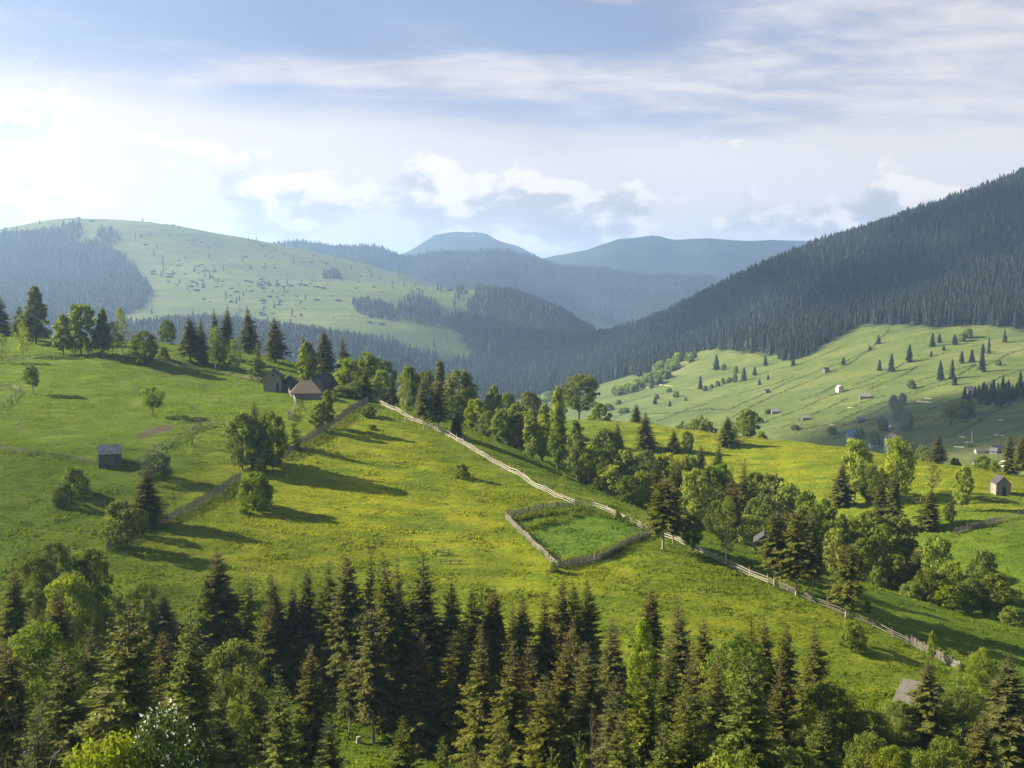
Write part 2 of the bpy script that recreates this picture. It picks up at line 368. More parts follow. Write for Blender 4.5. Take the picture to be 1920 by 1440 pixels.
# meadow regions, placed on the ground
ENC_PX = [(950,968),(975,958),(1040,948),(1096,946),(1150,962),(1190,982),(1236,1000),(1205,1012),(1180,1022),(1140,1045),(1100,1056),(1046,1062),(1010,1035),(975,1000)]
ENC = np.array([hit(a, b)[:2] for a, b in ENC_PX])
def soft_poly(x, y, poly_xy, wid):
    ins = inpoly(x, y, poly_xy); d = np.full(np.shape(x), 1e9)
    P = np.array(poly_xy)
    for i in range(len(P)):
        a = P[i]; b = P[(i + 1) % len(P)]; ab = b - a; t = np.clip(((x - a[0]) * ab[0] + (y - a[1]) * ab[1]) / (ab @ ab + 1e-9), 0, 1)
        d = np.minimum(d, np.hypot(x - a[0] - t * ab[0], y - a[1] - t * ab[1]))
    return np.clip(0.5 + np.where(ins, d, -d) / wid, 0, 1)
YEL = [tuple(hit(a, b)[:2]) for a, b in [(330,1010),(480,905),(650,780),(760,800),(860,870),(1000,950),(1150,1120),(1350,1130),(1560,1190),(1500,1240),(1250,1170),(1000,1130),(800,1110),(600,1090),(420,1050)]]
SOIL = [tuple(hit(a, b)[:2]) for a, b in [(243,820),(262,803),(300,797),(325,792),(335,803),(320,812),(290,820),(262,826)]]
def near_attr(V):
    x, y = V[:, 0].copy(), V[:, 1].copy(); n = fbm(x / 9, y / 6, 31, 3)
    yel = soft_poly(x + 8 * n, y + 8 * n, YEL, 40); yel = np.maximum(yel, 0.75 * np.clip((x - 20) / 30, 0, 1) * np.clip((y - 245) / 30, 0, 1))
    enc = soft_poly(x, y, [tuple(p) for p in ENC], 1.2)
    soil = soft_poly(x + 7 * n, y + 7 * n, SOIL, 3.5) * 0.80
    return {'yel': yel * (1 - enc), 'enc': enc, 'soil': soil}
def meadow_mat():
    m, t = newmat('meadow_grass'); P = t.new('ShaderNodeNewGeometry').outputs['Position']
    A = lambda k: t.new('ShaderNodeAttribute', attribute_name=k).outputs['Fac']
    mp = t.new('ShaderNodeMapping', inp={0: P, 'Rotation': (0, 0, 0.25), 'Scale': (0.55, 1.25, 1)}).outputs[0]
    big = t.noise(P, 0.035, 3, 0.5); mid = t.noise(mp, 0.22, 5, 0.62, 0.3); fine = t.noise(mp, 1.5, 5, 0.7)
    green = t.ramp(mid, [(0.30, (0.070, 0.112, 0.010)), (0.52, (0.105, 0.155, 0.014)), (0.72, (0.145, 0.190, 0.020))])
    yell = t.ramp(mid, [(0.28, (0.125, 0.170, 0.008)), (0.5, (0.215, 0.240, 0.012)), (0.68, (0.300, 0.285, 0.016))])
    yf = t.math('MULTIPLY', A('yel'), t.smooth(t.math('ADD', t.math('MULTIPLY', big, 0.6), t.math('MULTIPLY', mid, 0.4)), 0.28, 0.56))
    c = t.mix(yf, green, yell)
    flow = t.math('MULTIPLY', t.smooth(fine, 0.60, 0.72), t.smooth(t.noise(P, 0.09, 3, 0.6), 0.50, 0.66))
    c = t.mix(t.math('MULTIPLY', flow, t.math('ADD', t.math('MULTIPLY', A('yel'), 0.6), 0.12)), c, (0.42, 0.36, 0.02))
    enc = t.ramp(mid, [(0.3, (0.070, 0.128, 0.013)), (0.7, (0.125, 0.188, 0.022))])
    c = t.mix(A('enc'), c, enc)
    c = t.mix(t.math('MULTIPLY', t.smooth(fine, 0.40, 0.25), 0.5), c, (0.035, 0.055, 0.010))
    so = t.smooth(t.math('ADD', A('soil'), t.math('MULTIPLY', fine, 0.5)), 0.72, 0.95)
    c = t.mix(so, c, (0.100, 0.082, 0.050))
    bs = t.new('ShaderNodeBsdfPrincipled', inp={'Base Color': c, 'Roughness': 0.9, 'Specular IOR Level': 0.04})
    finish(t, bs, t.math('ADD', t.math('MULTIPLY', mid, 0.5), fine), 0.9, 0.55); return m
M_meadow = meadow_mat()
tag(grid('meadow_ground', -300, 300, -60, 625, 1.0, 1.0, zN, M_meadow, near_attr), kind='structure')

def hill_mat():
    m, t = newmat('hill_grass'); P = t.new('ShaderNodeNewGeometry').outputs['Position']
    big = t.noise(P, 0.004, 4, 0.55); mid = t.noise(P, 0.02, 5, 0.6); fine = t.noise(P, 0.11, 4, 0.65)
    st = t.new('ShaderNodeMapping', inp={0: P, 'Rotation': (0, 0, STRIP), 'Scale': (0.05, 0.9, 1)}).outputs[0]; strip = t.noise(st, 0.03, 3, 0.7)
    c = t.ramp(t.math('ADD', t.math('ADD', t.math('MULTIPLY', big, 0.25), t.math('MULTIPLY', mid, 0.35)), t.math('MULTIPLY', strip, 0.40)), [(0.38, (0.060, 0.090, 0.018)), (0.5, (0.098, 0.130, 0.026)), (0.62, (0.150, 0.165, 0.042))])
    c = t.mix(t.math('MULTIPLY', t.smooth(fine, 0.54, 0.66), 0.45), c, (0.045, 0.070, 0.018))
    c = t.mix(t.math('MULTIPLY', t.smooth(t.noise(st, 0.16, 4, 0.7), 0.56, 0.64), 0.30), c, (0.200, 0.190, 0.075))
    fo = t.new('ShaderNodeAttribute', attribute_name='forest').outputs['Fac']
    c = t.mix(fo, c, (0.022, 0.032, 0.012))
    bs = t.new('ShaderNodeBsdfPrincipled', inp={'Base Color': c, 'Roughness': 0.95, 'Specular IOR Level': 0.1}); finish(t, bs, t.math('ADD', mid, fine), 0.6, 3.0); return m
# wooded areas (outlines of the ground they cover, as seen in the photograph)
F_RIGHT = [(2300,150),(2300,640),(1960,622),(1907,618),(1830,609),(1747,616),(1693,609),(1613,609),(1580,627),(1543,648),(1520,664),(1480,678),(1427,662),(1393,662),(1347,655),(1313,660),(1270,678),(1220,698),(1173,704),(1100,727),(1027,735),(967,748),(930,765),(880,765),(900,690),(930,660),(1100,560),(1330,480),(1500,420),(1920,250)]
F_VALLEY = [(-200,700),(-200,620),(0,615),(180,612),(250,614),(330,604),(440,604),(560,622),(640,634),(730,641),(767,656),(807,668),(840,676),(890,664),(960,650),(1010,690),(930,765),(600,760),(-200,760)]
F_HILL = [(893,520),(960,520),(1010,545),(1060,575),(1110,605),(1125,650),(1010,700),(940,690),(880,655),(868,640),(862,625),(830,612),(838,598),(868,592),(880,566),(893,548)]
F_LEFT = [(-200,450),(0,438),(60,432),(110,428),(135,436),(128,455),(180,458),(215,468),(250,500),(270,525),(288,555),(262,580),(180,606),(0,612),(-200,620)]
F_CLUMPS = [[(100,425),(150,418),(160,438),(130,455),(95,448)],[(182,430),(212,432),(228,452),(200,460),(182,450)],[(745,570),(770,556),(800,556),(822,578),(828,604),(800,612),(770,602),(748,590)],
            [(660,568),(690,565),(720,570),(755,592),(740,602),(700,598),(668,585)],[(862,535),(874,535),(862,562),(850,592),(844,582)],[(605,513),(635,513),(640,524),(605,524)]]
_a, _b = hit(1330, 768, True), hit(1630, 657, True); STRIP = -math.atan2(_b[1] - _a[1], _b[0] - _a[0])
M_hill = hill_mat()
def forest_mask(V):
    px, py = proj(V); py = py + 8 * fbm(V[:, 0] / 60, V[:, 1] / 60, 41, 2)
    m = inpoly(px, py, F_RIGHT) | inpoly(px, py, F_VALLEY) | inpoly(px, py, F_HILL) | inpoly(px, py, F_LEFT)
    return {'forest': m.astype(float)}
tag(grid('hills', -2100, 1900, 440, 4400, 12, 12, zH, M_hill, forest_mask), kind='structure')

# far ranges: each its own ridge with spurs
def far_mat(name, a, b):
    m, t = newmat(name); P = t.new('ShaderNodeNewGeometry').outputs['Position']
    n = t.noise(P, 0.003, 5, 0.6); f = t.noise(P, 0.02, 4, 0.7)
    bs = t.new('ShaderNodeBsdfPrincipled', inp={'Base Color': t.ramp(t.math('ADD', t.math('MULTIPLY', n, 0.75), t.math('MULTIPLY', f, 0.25)), [(0.50, a), (0.62, b)]), 'Roughness': 0.95, 'Specular IOR Level': 0.1})
    finish(t, bs, f, 0.8, 14.0); return m
M_far = far_mat('far_woodland', (0.012, 0.020, 0.016), (0.034, 0.050, 0.026))
def far_range(name, D, crest, depth, foot, seed, step, amp):
    cx = np.array([at(a, b, D)[0] for a, b in crest]); cz = np.array([at(a, b, D)[2] for a, b in crest])
    def zf(X, Y):
        xc = X / Y * D; c = np.interp(xc, cx, cz)
        c = c + amp * 0.55 * fbm(X / (depth * 0.16), Y * 0 + seed, seed, 5, 0.6)
        t = np.abs(Y - D) / depth * np.where(Y < D, 1.0, 1.3)
        spur = fbm(X / (depth * 0.30), Y / (depth * 0.75), seed + 3, 5)
        s = np.clip(t, 0, 1); prof = s ** 1.15
        return c * (1 - prof) + foot * prof + amp * 2.6 * spur * np.minimum(4 * s, 1) * (1 - s * 0.3) - amp * 1.0 * np.minimum(4 * s, 1) * 0.6
    return tag(grid(name, cx.min(), cx.max(), D - depth, D + depth * 0.75, step, step, zf, M_far), kind='structure'), zf
r1, zR1 = far_range('wooded_ridge', 4300, [(-700,520),(0,520),(300,480),(450,468),(560,453),(620,462),(700,463),(760,482),(830,472),(950,467),(1000,480),(1050,494),(1130,502),(1200,520),(1260,520),(1340,524),(1500,560),(2000,620),(2700,600)], 1500, -150, 51, 22, 60)
r2, zR2 = far_range('distant_peak', 6600, [(-700,560),(500,560),(700,500),(780,463),(815,440),(850,432),(905,434),(935,450),(975,462),(1050,500),(1300,560),(2700,560)], 2600, -150, 77, 60, 45)
r3, zR3 = far_range('distant_range', 5700, [(-700,600),(800,600),(960,520),(1020,484),(1100,468),(1160,447),(1200,444),(1228,440),(1262,450),(1330,446),(1400,452),(1450,449),(1520,452),(1570,437),(1610,425),(1700,410),(2000,440),(2700,470)], 1700, -150, 64, 40, 35)
g = grid('valley_ground', -14000, 14000, -3000, 12500, 500, 500, lambda X, Y: X * 0 - 200.0, M_hill)
tag(g, kind='structure')
# ---------------------------------------------------------------- tree meshes
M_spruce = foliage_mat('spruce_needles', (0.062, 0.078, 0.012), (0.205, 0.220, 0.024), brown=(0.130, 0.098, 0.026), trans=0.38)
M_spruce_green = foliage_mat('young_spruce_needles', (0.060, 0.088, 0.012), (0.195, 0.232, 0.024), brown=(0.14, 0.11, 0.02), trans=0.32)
M_forest = foliage_mat('forest_needles', (0.009, 0.016, 0.009), (0.020, 0.030, 0.012), brown=(0.075, 0.105, 0.025), trans=0.08)  # base colours darkened to carry cloud shade on the slope wood
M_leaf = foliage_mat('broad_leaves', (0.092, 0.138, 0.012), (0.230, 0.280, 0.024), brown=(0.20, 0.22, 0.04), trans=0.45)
M_leaf_dark = foliage_mat('dark_broad_leaves', (0.070, 0.104, 0.011), (0.175, 0.215, 0.022), brown=(0.14, 0.14, 0.03), trans=0.36)
M_leaf_bright = foliage_mat('fresh_spring_leaves', (0.150, 0.205, 0.012), (0.330, 0.370, 0.028), brown=(0.22, 0.25, 0.05), trans=0.45)
M_shrub = foliage_mat('shrub_leaves', (0.034, 0.060, 0.014), (0.085, 0.125, 0.024), trans=0.25)
M_bark = bark_mat('dark_bark', (0.055, 0.042, 0.032), (0.16, 0.125, 0.095))
M_bark_pale = bark_mat('pale_bark', (0.16, 0.14, 0.11), (0.40, 0.37, 0.32))
M_birch = bark_mat('white_birch_bark', (0.30, 0.29, 0.26), (0.70, 0.68, 0.63), 9)
mfl, tfl = newmat('white_blossom'); tb = tfl.new('ShaderNodeBsdfPrincipled', inp={'Base Color': (0.78, 0.78, 0.68, 1), 'Roughness': 0.8}); finish(tfl, tb)

def unit(v): return v / (np.linalg.norm(v, axis=-1, keepdims=True) + 1e-9)
def diamonds(p, d, l, wv):
    """leaf / twig blades: base p, direction d, length l, half-width vector wv"""
    V = np.stack([p, p + d * (l * 0.45)[:, None] + wv, p + d * l[:, None], p + d * (l * 0.45)[:, None] - wv], 1).reshape(-1, 3)
    return V, np.arange(len(V)).reshape(-1, 4)
def spruce_mesh(name, H, R, seed, mat, base=0.06, levels=34, per=7, tw=0.24, droop=0.45, power=0.9, brown_top=0.6, ragged=0.25, bare=0.0, bark=None, wide=1.0):
    r = np.random.default_rng(seed); Vs = []; Ts = []; Bs = []; stems = MB()
    n = 9; zz = np.linspace(-0.6, H * 0.985, n); lean = np.cumsum(r.normal(0, 0.012 * H / n, (n, 2)), 0) * np.linspace(0, 1, n)[:, None]
    tp = np.column_stack([lean, zz]); tr = np.linspace(1, 0.06, n) ** 0.9 * H * 0.0125 + 0.012
    stems.tube(tp, tr, 7)
    ax = lambda z: np.array([np.interp(z, zz, tp[:, 0]), np.interp(z, zz, tp[:, 1]), z])
    lopsided = r.random() * 6.28
    for k in range(levels):
        t = (k + r.random() * 0.6) / levels; z0 = H * (base + (0.985 - base) * t ** 0.92)
        env = (1 - t) ** power * (1 - 0.35 * np.exp(-(t / 0.10) ** 2) )
        nb = max(3, int(per * (0.6 + 0.4 * (1 - t)) + r.random()))
        a0 = r.random() * 6.28
        for b in range(nb):
            if r.random() < bare * (1 - t): continue
            a = a0 + b * 6.283 / nb + r.normal(0, 0.25)
            L = R * env * (1 + r.normal(0, ragged)) * (1 + 0.12 * math.cos(a - lopsided)) + 0.10 + 0.012 * H
            L = max(L, 0.12); up0 = 0.75 * t ** 1.5 - 0.15 + r.normal(0, 0.07); dr = droop * (1 - 0.8 * t)
            m = max(3, int(L / tw)); s = (np.arange(m) + r.random(m) * 0.8) / m; s = np.clip(s, 0.03, 0.98)
            ca, sa = math.cos(a), math.sin(a)
            rad = L * s; zc = L * (up0 * s - dr * s ** 1.6 + dr * 0.55 * s ** 3.2)
            P = np.column_stack([ca * rad, sa * rad, zc]) + ax(z0)
            out = np.array([ca, sa, 0.0]); lat = np.array([-sa, ca, 0.0])
            slope = (up0 - 1.6 * dr * s ** 0.6 + 1.76 * dr * s ** 2.2)[:, None]
            fwd = unit(out + slope * np.array([0, 0, 1.0]))
            tl = np.clip(0.42 * L * (1.05 - s) ** 0.6, 0.16, 0.85 * wide) * (0.75 + 0.5 * r.random(m))
            for side in (-1, 1, 0):
                if side == 0: d = unit(fwd * (0.8 + 0 * s)[:, None] + np.array([0, 0, -1.0]) * (r.random(m) * 1.1 - 0.15)[:, None]); ll = tl * 0.85
                else: d = unit(fwd * 0.75 + side * lat * (0.75 + 0.3 * r.random(m))[:, None] + np.array([0, 0, 1.0]) * (r.normal(-0.22, 0.2, m))[:, None]); ll = tl
                wd = unit(np.cross(d, unit(np.array([0, 0, 1.0]) + r.normal(0, 0.5, (m, 3))))) * (ll * 0.26 * wide)[:, None]
                V, _ = diamonds(P, d, ll, wd); Vs.append(V)
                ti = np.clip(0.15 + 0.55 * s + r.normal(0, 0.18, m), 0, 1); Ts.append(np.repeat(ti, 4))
                bw = np.clip(brown_top * (t - 0.25) * 1.5 * (r.random(m) < 0.75) * r.random(m) + 0.25 * brown_top * (r.random(m) < 0.12), 0, 1); Bs.append(np.repeat(bw, 4))
            if L > 0.7 and k % 2 == 0: stems.tube([ax(z0), P[len(P) // 2], P[-1]], [0.02 + 0.012 * L, 0.015 + 0.006 * L, 0.008], 3)
    V = np.concatenate(Vs); crown = mesh_np(name + '_crown', V, np.arange(len(V)).reshape(-1, 4), mat, {'tint': np.concatenate(Ts), 'brown': np.concatenate(Bs)})
    tv, tf = stems.arrays(); trunk = mesh_np(name + '_trunk', tv, tf, bark or M_bark, smooth=True)
    return dict(crown=crown, trunk=trunk, H=H, W=2 * R * 0.92)
def broad_mesh(name, H, W, seed, mat, base=0.22, prof='round', clumps=46, leaves=130, leaf=0.30, cr=0.17, bark=None, open_=0.0, forks=1, limbs=16, fleck=0.0, blossom=0, trunk_r=0.02, core=0.30):
    r = np.random.default_rng(seed); R = W / 2
    def pr(h):      # h 0..1 within the crown
        if prof == 'round': return np.sqrt(np.clip(1 - (2 * h - 0.92) ** 2 / 1.18, 0.02, 1))
        if prof == 'poplar': return np.clip(np.sin(np.pi * np.clip(h * 0.93 + 0.07, 0, 1)) ** 0.55 * (1 - 0.38 * h), 0.05, 1)
        if prof == 'cone': return np.clip((1 - h) ** 0.75 * (1 - np.exp(-(h + 0.10) * 9)), 0.03, 1)
        if prof == 'bush': return np.sqrt(np.clip(1 - (h * 0.97) ** 2.4, 0.02, 1))
        if prof == 'flat': return np.clip(1 - (h - 0.55) ** 2 * 2.2, 0.15, 1)
    h = (np.arange(clumps) + r.random(clumps)) / clumps; a = np.arange(clumps) * 2.39996 + r.normal(0, 0.5, clumps)
    q = np.sqrt(core ** 2 + (1 - core ** 2) * r.random(clumps)); rad = R * (1 - cr * 0.9) * pr(h) * q * (1 + r.normal(0, 0.07, clumps))
    hb = H * base; hc = (H - hb)
    C = np.column_stack([rad * np.cos(a), rad * np.sin(a), hb + hc * (0.04 + 0.88 * h)])
    rc = cr * W * (0.65 + 0.7 * r.random(clumps)) * (0.55 + 0.45 * pr(h))
    Vs = []; Ts = []; Bs = []; stems = MB()
    for i in range(clumps):
        m = int(leaves * (0.5 + r.random()) * (1 - open_ * r.random()) * (rc[i] / (cr * W)) ** 1.4) + 6
        d = unit(r.normal(0, 1, (m, 3))); d[:, 2] = d[:, 2] * 0.9 + 0.10; rr = rc[i] * (0.35 + 0.65 * r.random(m) ** 0.45)
        p = C[i] + d * rr[:, None] * np.array([1, 1, 0.78])
        p[:, 2] = np.maximum(p[:, 2], 0.05)
        nrm = unit(d * 0.9 + r.normal(0, 0.55, (m, 3)) + np.array([0, 0, 0.25])); ax1 = unit(np.cross(nrm, r.normal(0, 1, (m, 3)))); ax2 = np.cross(nrm, ax1)
        sz = leaf * (0.55 + 0.9 * r.random(m)); V, _ = diamonds(p - ax1 * (sz * 0.5)[:, None], ax1, sz, ax2 * (sz * 0.36)[:, None]); Vs.append(V)
        ct = r.random() * 0.45
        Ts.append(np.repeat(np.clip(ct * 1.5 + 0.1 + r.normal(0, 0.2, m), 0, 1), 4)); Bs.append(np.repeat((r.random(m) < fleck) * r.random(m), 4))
    top = H * (base + (1 - base) * 0.72)
    for f in range(forks):
        off = np.array([math.cos(f * 2.3 + seed), math.sin(f * 2.3 + seed), 0]) * (0.0 if forks == 1 else R * 0.35)
        zs = np.linspace(-0.5, top * (1 - 0.08 * f), 7); wob = np.cumsum(r.normal(0, 0.02 * H / 7, (7, 2)), 0)
        pts = np.column_stack([wob, zs]) + off * np.clip(zs / top, 0, 1)[:, None] ** 1.2; stems.tube(pts, np.linspace(1, 0.2, 7) * H * trunk_r / forks ** 0.4 + 0.012, 7)
        for i in r.choice(clumps, min(limbs // forks, clumps), replace=False):
            z0 = max(hb * 0.75, min(C[i][2] - 0.45 * np.hypot(C[i][0], C[i][1]) - 0.3, top * 0.92)); z0 = max(z0, 0.1 * H if base > 0.1 else 0.03 * H)
            a_ = np.array([np.interp(z0, zs, pts[:, 0]), np.interp(z0, zs, pts[:, 1]), z0]); mid = a_ * 0.5 + C[i] * 0.5 + np.array([0, 0, 0.05 * H * r.random()])
            stems.tube([a_, mid, C[i]], [H * trunk_r * 0.42, H * trunk_r * 0.25, H * trunk_r * 0.08], 4)
    V = np.concatenate(Vs); crown = mesh_np(name + '_crown', V, np.arange(len(V)).reshape(-1, 4), mat, {'tint': np.concatenate(Ts), 'brown': np.concatenate(Bs)})
    tv, tf = stems.arrays(); res = dict(crown=crown, trunk=mesh_np(name + '_trunk', tv, tf, bark or M_bark, smooth=True), H=H, W=W)
    if blossom:
        Vb = []
        for k in range(blossom):
            i = r.integers(clumps); d = unit(r.normal(0, 1, 3) + np.array([-0.2, -0.5, 0.9])); p = C[i] + d * rc[i] * 1.0
            m = 9; an = r.random(m) * 6.28; q2 = p + np.column_stack([np.cos(an), np.sin(an), np.zeros(m)]) * (0.13 * r.random(m))[:, None] + r.normal(0, 0.02, (m, 3)); s_ = np.full(m, 0.10)
            a1 = unit(np.column_stack([np.cos(an * 3), np.sin(an * 3), r.normal(0, 0.2, m)])); a2 = unit(np.cross(a1, [0, 0, 1.0])); Vb.append(diamonds(q2, a1, s_, a2 * 0.045)[0])
        Vb = np.concatenate(Vb); res['blossom'] = mesh_np(name + '_blossom', Vb, np.arange(len(Vb)).reshape(-1, 4), mfl)
    return res
def bare_mesh(name, H, W, seed, leafy=0, mat=None, bark=None):
    r = np.random.default_rng(seed); st = MB(); tips = []
    def grow(p, d, L, rad, lev):
        n = 4; pts = [p]
        for i in range(n):
            d = unit(d + r.normal(0, 0.16, 3) + np.array([0, 0, 0.05])); pts.append(pts[-1] + d * L / n)
        st.tube(pts, np.linspace(rad, rad * 0.5, n + 1), 6 if lev < 2 else 3)
        if lev >= 4: tips.append(pts[-1]); return
        for k in range(4 if lev < 1 else 3):
            q = pts[-1] if k < 2 else pts[int(r.integers(2, n))]
            nd = unit(d + unit(r.normal(0, 1, 3)) * (0.85 if lev else 1.0) + np.array([0, 0, 0.12])); grow(q, nd, L * (0.62 + 0.2 * r.random()), rad * 0.55, lev + 1)
    grow(np.array([0, 0, -0.3]), np.array([0.06, 0, 1.0]), H * 0.36, H * 0.022, 0)
    V, F = st.arrays(); z = V[:, 2].max(); V[:, :2] *= W / (np.ptp(V[:, 0]) + 1e-6); V[:, 2] = np.where(V[:, 2] > 0, V[:, 2] * H / z, V[:, 2])
    res = dict(trunk=mesh_np(name + '_trunk', V, F, bark or M_bark, smooth=True), H=H, W=W)
    T = np.array(tips) * np.array([1, 1, H / z]); m = len(T) * 5; T = np.repeat(T, 5, 0) + r.normal(0, 0.12, (m, 3)); a1 = unit(r.normal(0, 1, (m, 3))); a2 = unit(np.cross(a1, r.normal(0, 1, (m, 3))))
    s_ = np.full(m, 0.09); Vb = diamonds(T, a1, s_, a2 * 0.03)[0]
    res['crown'] = mesh_np(name + '_buds', Vb, np.arange(len(Vb)).reshape(-1, 4), mat or M_leaf_dark, {'tint': np.full(len(Vb), .5), 'brown': np.full(len(Vb), .2)})
    return res

def lib():
    L = {}
    # near spruces (foreground wood)
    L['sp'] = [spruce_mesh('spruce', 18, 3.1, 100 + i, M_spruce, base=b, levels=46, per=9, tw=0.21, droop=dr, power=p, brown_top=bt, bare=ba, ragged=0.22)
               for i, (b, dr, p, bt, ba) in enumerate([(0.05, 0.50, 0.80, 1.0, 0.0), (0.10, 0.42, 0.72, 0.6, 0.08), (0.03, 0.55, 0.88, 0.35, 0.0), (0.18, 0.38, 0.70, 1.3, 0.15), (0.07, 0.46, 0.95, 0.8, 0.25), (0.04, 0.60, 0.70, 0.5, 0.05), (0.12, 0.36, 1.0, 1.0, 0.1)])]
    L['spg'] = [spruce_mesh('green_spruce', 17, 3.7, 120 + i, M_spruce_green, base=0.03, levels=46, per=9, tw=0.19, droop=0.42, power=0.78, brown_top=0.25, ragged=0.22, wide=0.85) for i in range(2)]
    L['spb'] = [spruce_mesh('brown_spruce', 14, 2.6, 130, M_spruce, base=0.08, levels=36, per=7, brown_top=2.2, power=0.8, bare=0.1)]
    L['spt'] = [spruce_mesh('bare_stem_spruce', 15, 3.2, 140 + i, M_spruce, base=b, levels=30, per=7, droop=0.55, power=0.55, brown_top=0.35, ragged=0.28, bark=M_bark_pale) for i, b in enumerate([0.31, 0.24])]
    L['lar'] = [spruce_mesh('larch', 14, 2.8, 150 + i, M_leaf, base=0.08, levels=28, per=5, tw=0.34, droop=0.15, power=0.85, brown_top=0.1, ragged=0.35, bark=M_bark_pale) for i in range(2)]
    L['pin'] = [spruce_mesh('young_pine', 7, 2.2, 160 + i, M_spruce_green, base=0.02, levels=16, per=6, tw=0.15, droop=-0.35, power=0.6, brown_top=0.1, ragged=0.3) for i in range(2)]
    L['dec'] = [broad_mesh('broadleaf', 11, 8.5, 200 + i, M_leaf, base=0.06, clumps=62, leaves=80, leaf=0.50, cr=0.125, fleck=0.05) for i in range(3)]
    L['dek'] = [broad_mesh('dark_broadleaf', 13, 11, 210 + i, M_leaf_dark, base=0.06, clumps=85, leaves=70, leaf=0.52, cr=0.115, fleck=0.1, core=0.45) for i in range(3)]
    L['decf'] = [broad_mesh('fine_broadleaf', 12, 9, 300 + i, M_leaf, base=0.05, clumps=110, leaves=230, leaf=0.21, cr=0.105, fleck=0.05, core=0.4) for i in range(2)]
    L['dekf'] = [broad_mesh('fine_dark_broadleaf', 12, 10, 304 + i, M_leaf_dark, base=0.03, clumps=120, leaves=210, leaf=0.22, cr=0.10, core=0.45) for i in range(2)]
    L['brif'] = [broad_mesh('fine_bright_broadleaf', 12, 9, 308, M_leaf_bright, base=0.03, clumps=110, leaves=210, leaf=0.20, cr=0.10, core=0.4)]
    L['popf'] = [broad_mesh('fine_poplar', 15, 7, 310, M_leaf_bright, base=0.05, clumps=120, leaves=170, leaf=0.20, cr=0.12, prof='poplar')]
    L['busf'] = [broad_mesh('fine_bush', 5, 6.5, 312, M_leaf, base=0.0, clumps=80, leaves=200, leaf=0.15, cr=0.11, prof='bush', forks=3, core=0.5)]
    L['conf'] = [broad_mesh('fine_tall_broadleaf', 13, 8, 314, M_leaf_dark, base=0.05, clumps=120, leaves=190, leaf=0.20, cr=0.10, prof='cone')]
    L['oak'] = [broad_mesh('oak', 13, 12, 215, M_leaf_dark, base=0.22, clumps=110, leaves=60, leaf=0.45, cr=0.095, core=0.35, limbs=40, trunk_r=0.026)]
    L['bri'] = [broad_mesh('bright_broadleaf', 11, 8, 220 + i, M_leaf_bright, base=0.12, clumps=60, leaves=62, leaf=0.48, cr=0.125, prof='round') for i in range(2)]
    L['pop'] = [broad_mesh('poplar', 14, 5.5, 230 + i, M_leaf_bright if i % 2 else M_leaf, base=0.06, clumps=76, leaves=60, leaf=0.42, cr=0.15, prof='poplar', limbs=22) for i in range(3)]
    L['bir'] = [broad_mesh('birch', 13, 5.5, 240 + i, M_leaf, base=0.16, clumps=70, leaves=60, leaf=0.26, cr=0.16, prof='poplar', bark=M_birch, open_=0.4, trunk_r=0.012) for i in range(2)]
    L['con'] = [broad_mesh('tall_broadleaf', 12, 7.5, 245 + i, M_leaf if i else M_leaf_dark, base=0.1, clumps=80, leaves=70, leaf=0.46, cr=0.125, prof='cone' if i == 0 else 'poplar') for i in range(2)]
    L['bus'] = [broad_mesh('bush', 4.5, 6, 250 + i, M_leaf if i != 1 else M_leaf_dark, base=0.0, clumps=46, leaves=90, leaf=0.32, cr=0.14, prof='bush', trunk_r=0.016, forks=3, core=0.5) for i in range(3)]
    L['fru'] = [broad_mesh('fruit_tree', 6, 5.2, 260 + i, M_leaf_dark if i else M_leaf, base=0.28, clumps=46, leaves=60, leaf=0.30, cr=0.12, prof='round', open_=0.35, limbs=26, trunk_r=0.022) for i in range(2)]
    L['air'] = [broad_mesh('airy_tree', 9, 6.5, 270 + i, M_leaf, base=0.15, clumps=56, leaves=46, leaf=0.30, cr=0.13, prof='poplar', open_=0.6, limbs=26, trunk_r=0.012) for i in range(2)]
    L['flo'] = [broad_mesh('blossoming_shrub', 9, 10, 280, M_shrub, base=0.02, clumps=80, leaves=260, leaf=0.20, cr=0.13, prof='bush', forks=3, blossom=430, trunk_r=0.012, core=0.55)]
    L['bar'] = [bare_mesh('bare_tree', 6, 6, 290)]
    L['bal'] = [bare_mesh('bare_brush', 9, 8, 297)]
    return L
LIB = lib()
KIND = {'oak': ('oak_tree', 'oak'), 'sp': ('spruce_tree', 'spruce'), 'spg': ('spruce_tree', 'spruce'), 'spb': ('spruce_tree', 'spruce'), 'spt': ('spruce_tree', 'spruce'), 'lar': ('larch_tree', 'larch'), 'pin': ('young_pine', 'pine'),
        'dec': ('broadleaf_tree', 'tree'), 'dek': ('broadleaf_tree', 'tree'), 'bri': ('broadleaf_tree', 'tree'), 'pop': ('poplar_tree', 'poplar'), 'bir': ('birch_tree', 'birch'), 'con': ('broadleaf_tree', 'tree'),
        'bus': ('bush', 'bush'), 'fru': ('fruit_tree', 'fruit tree'), 'air': ('airy_tree', 'tree'), 'flo': ('blossoming_shrub', 'shrub'), 'bar': ('bare_tree', 'bare tree'), 'bal': ('bare_tree', 'bare tree')}
_cnt = {}
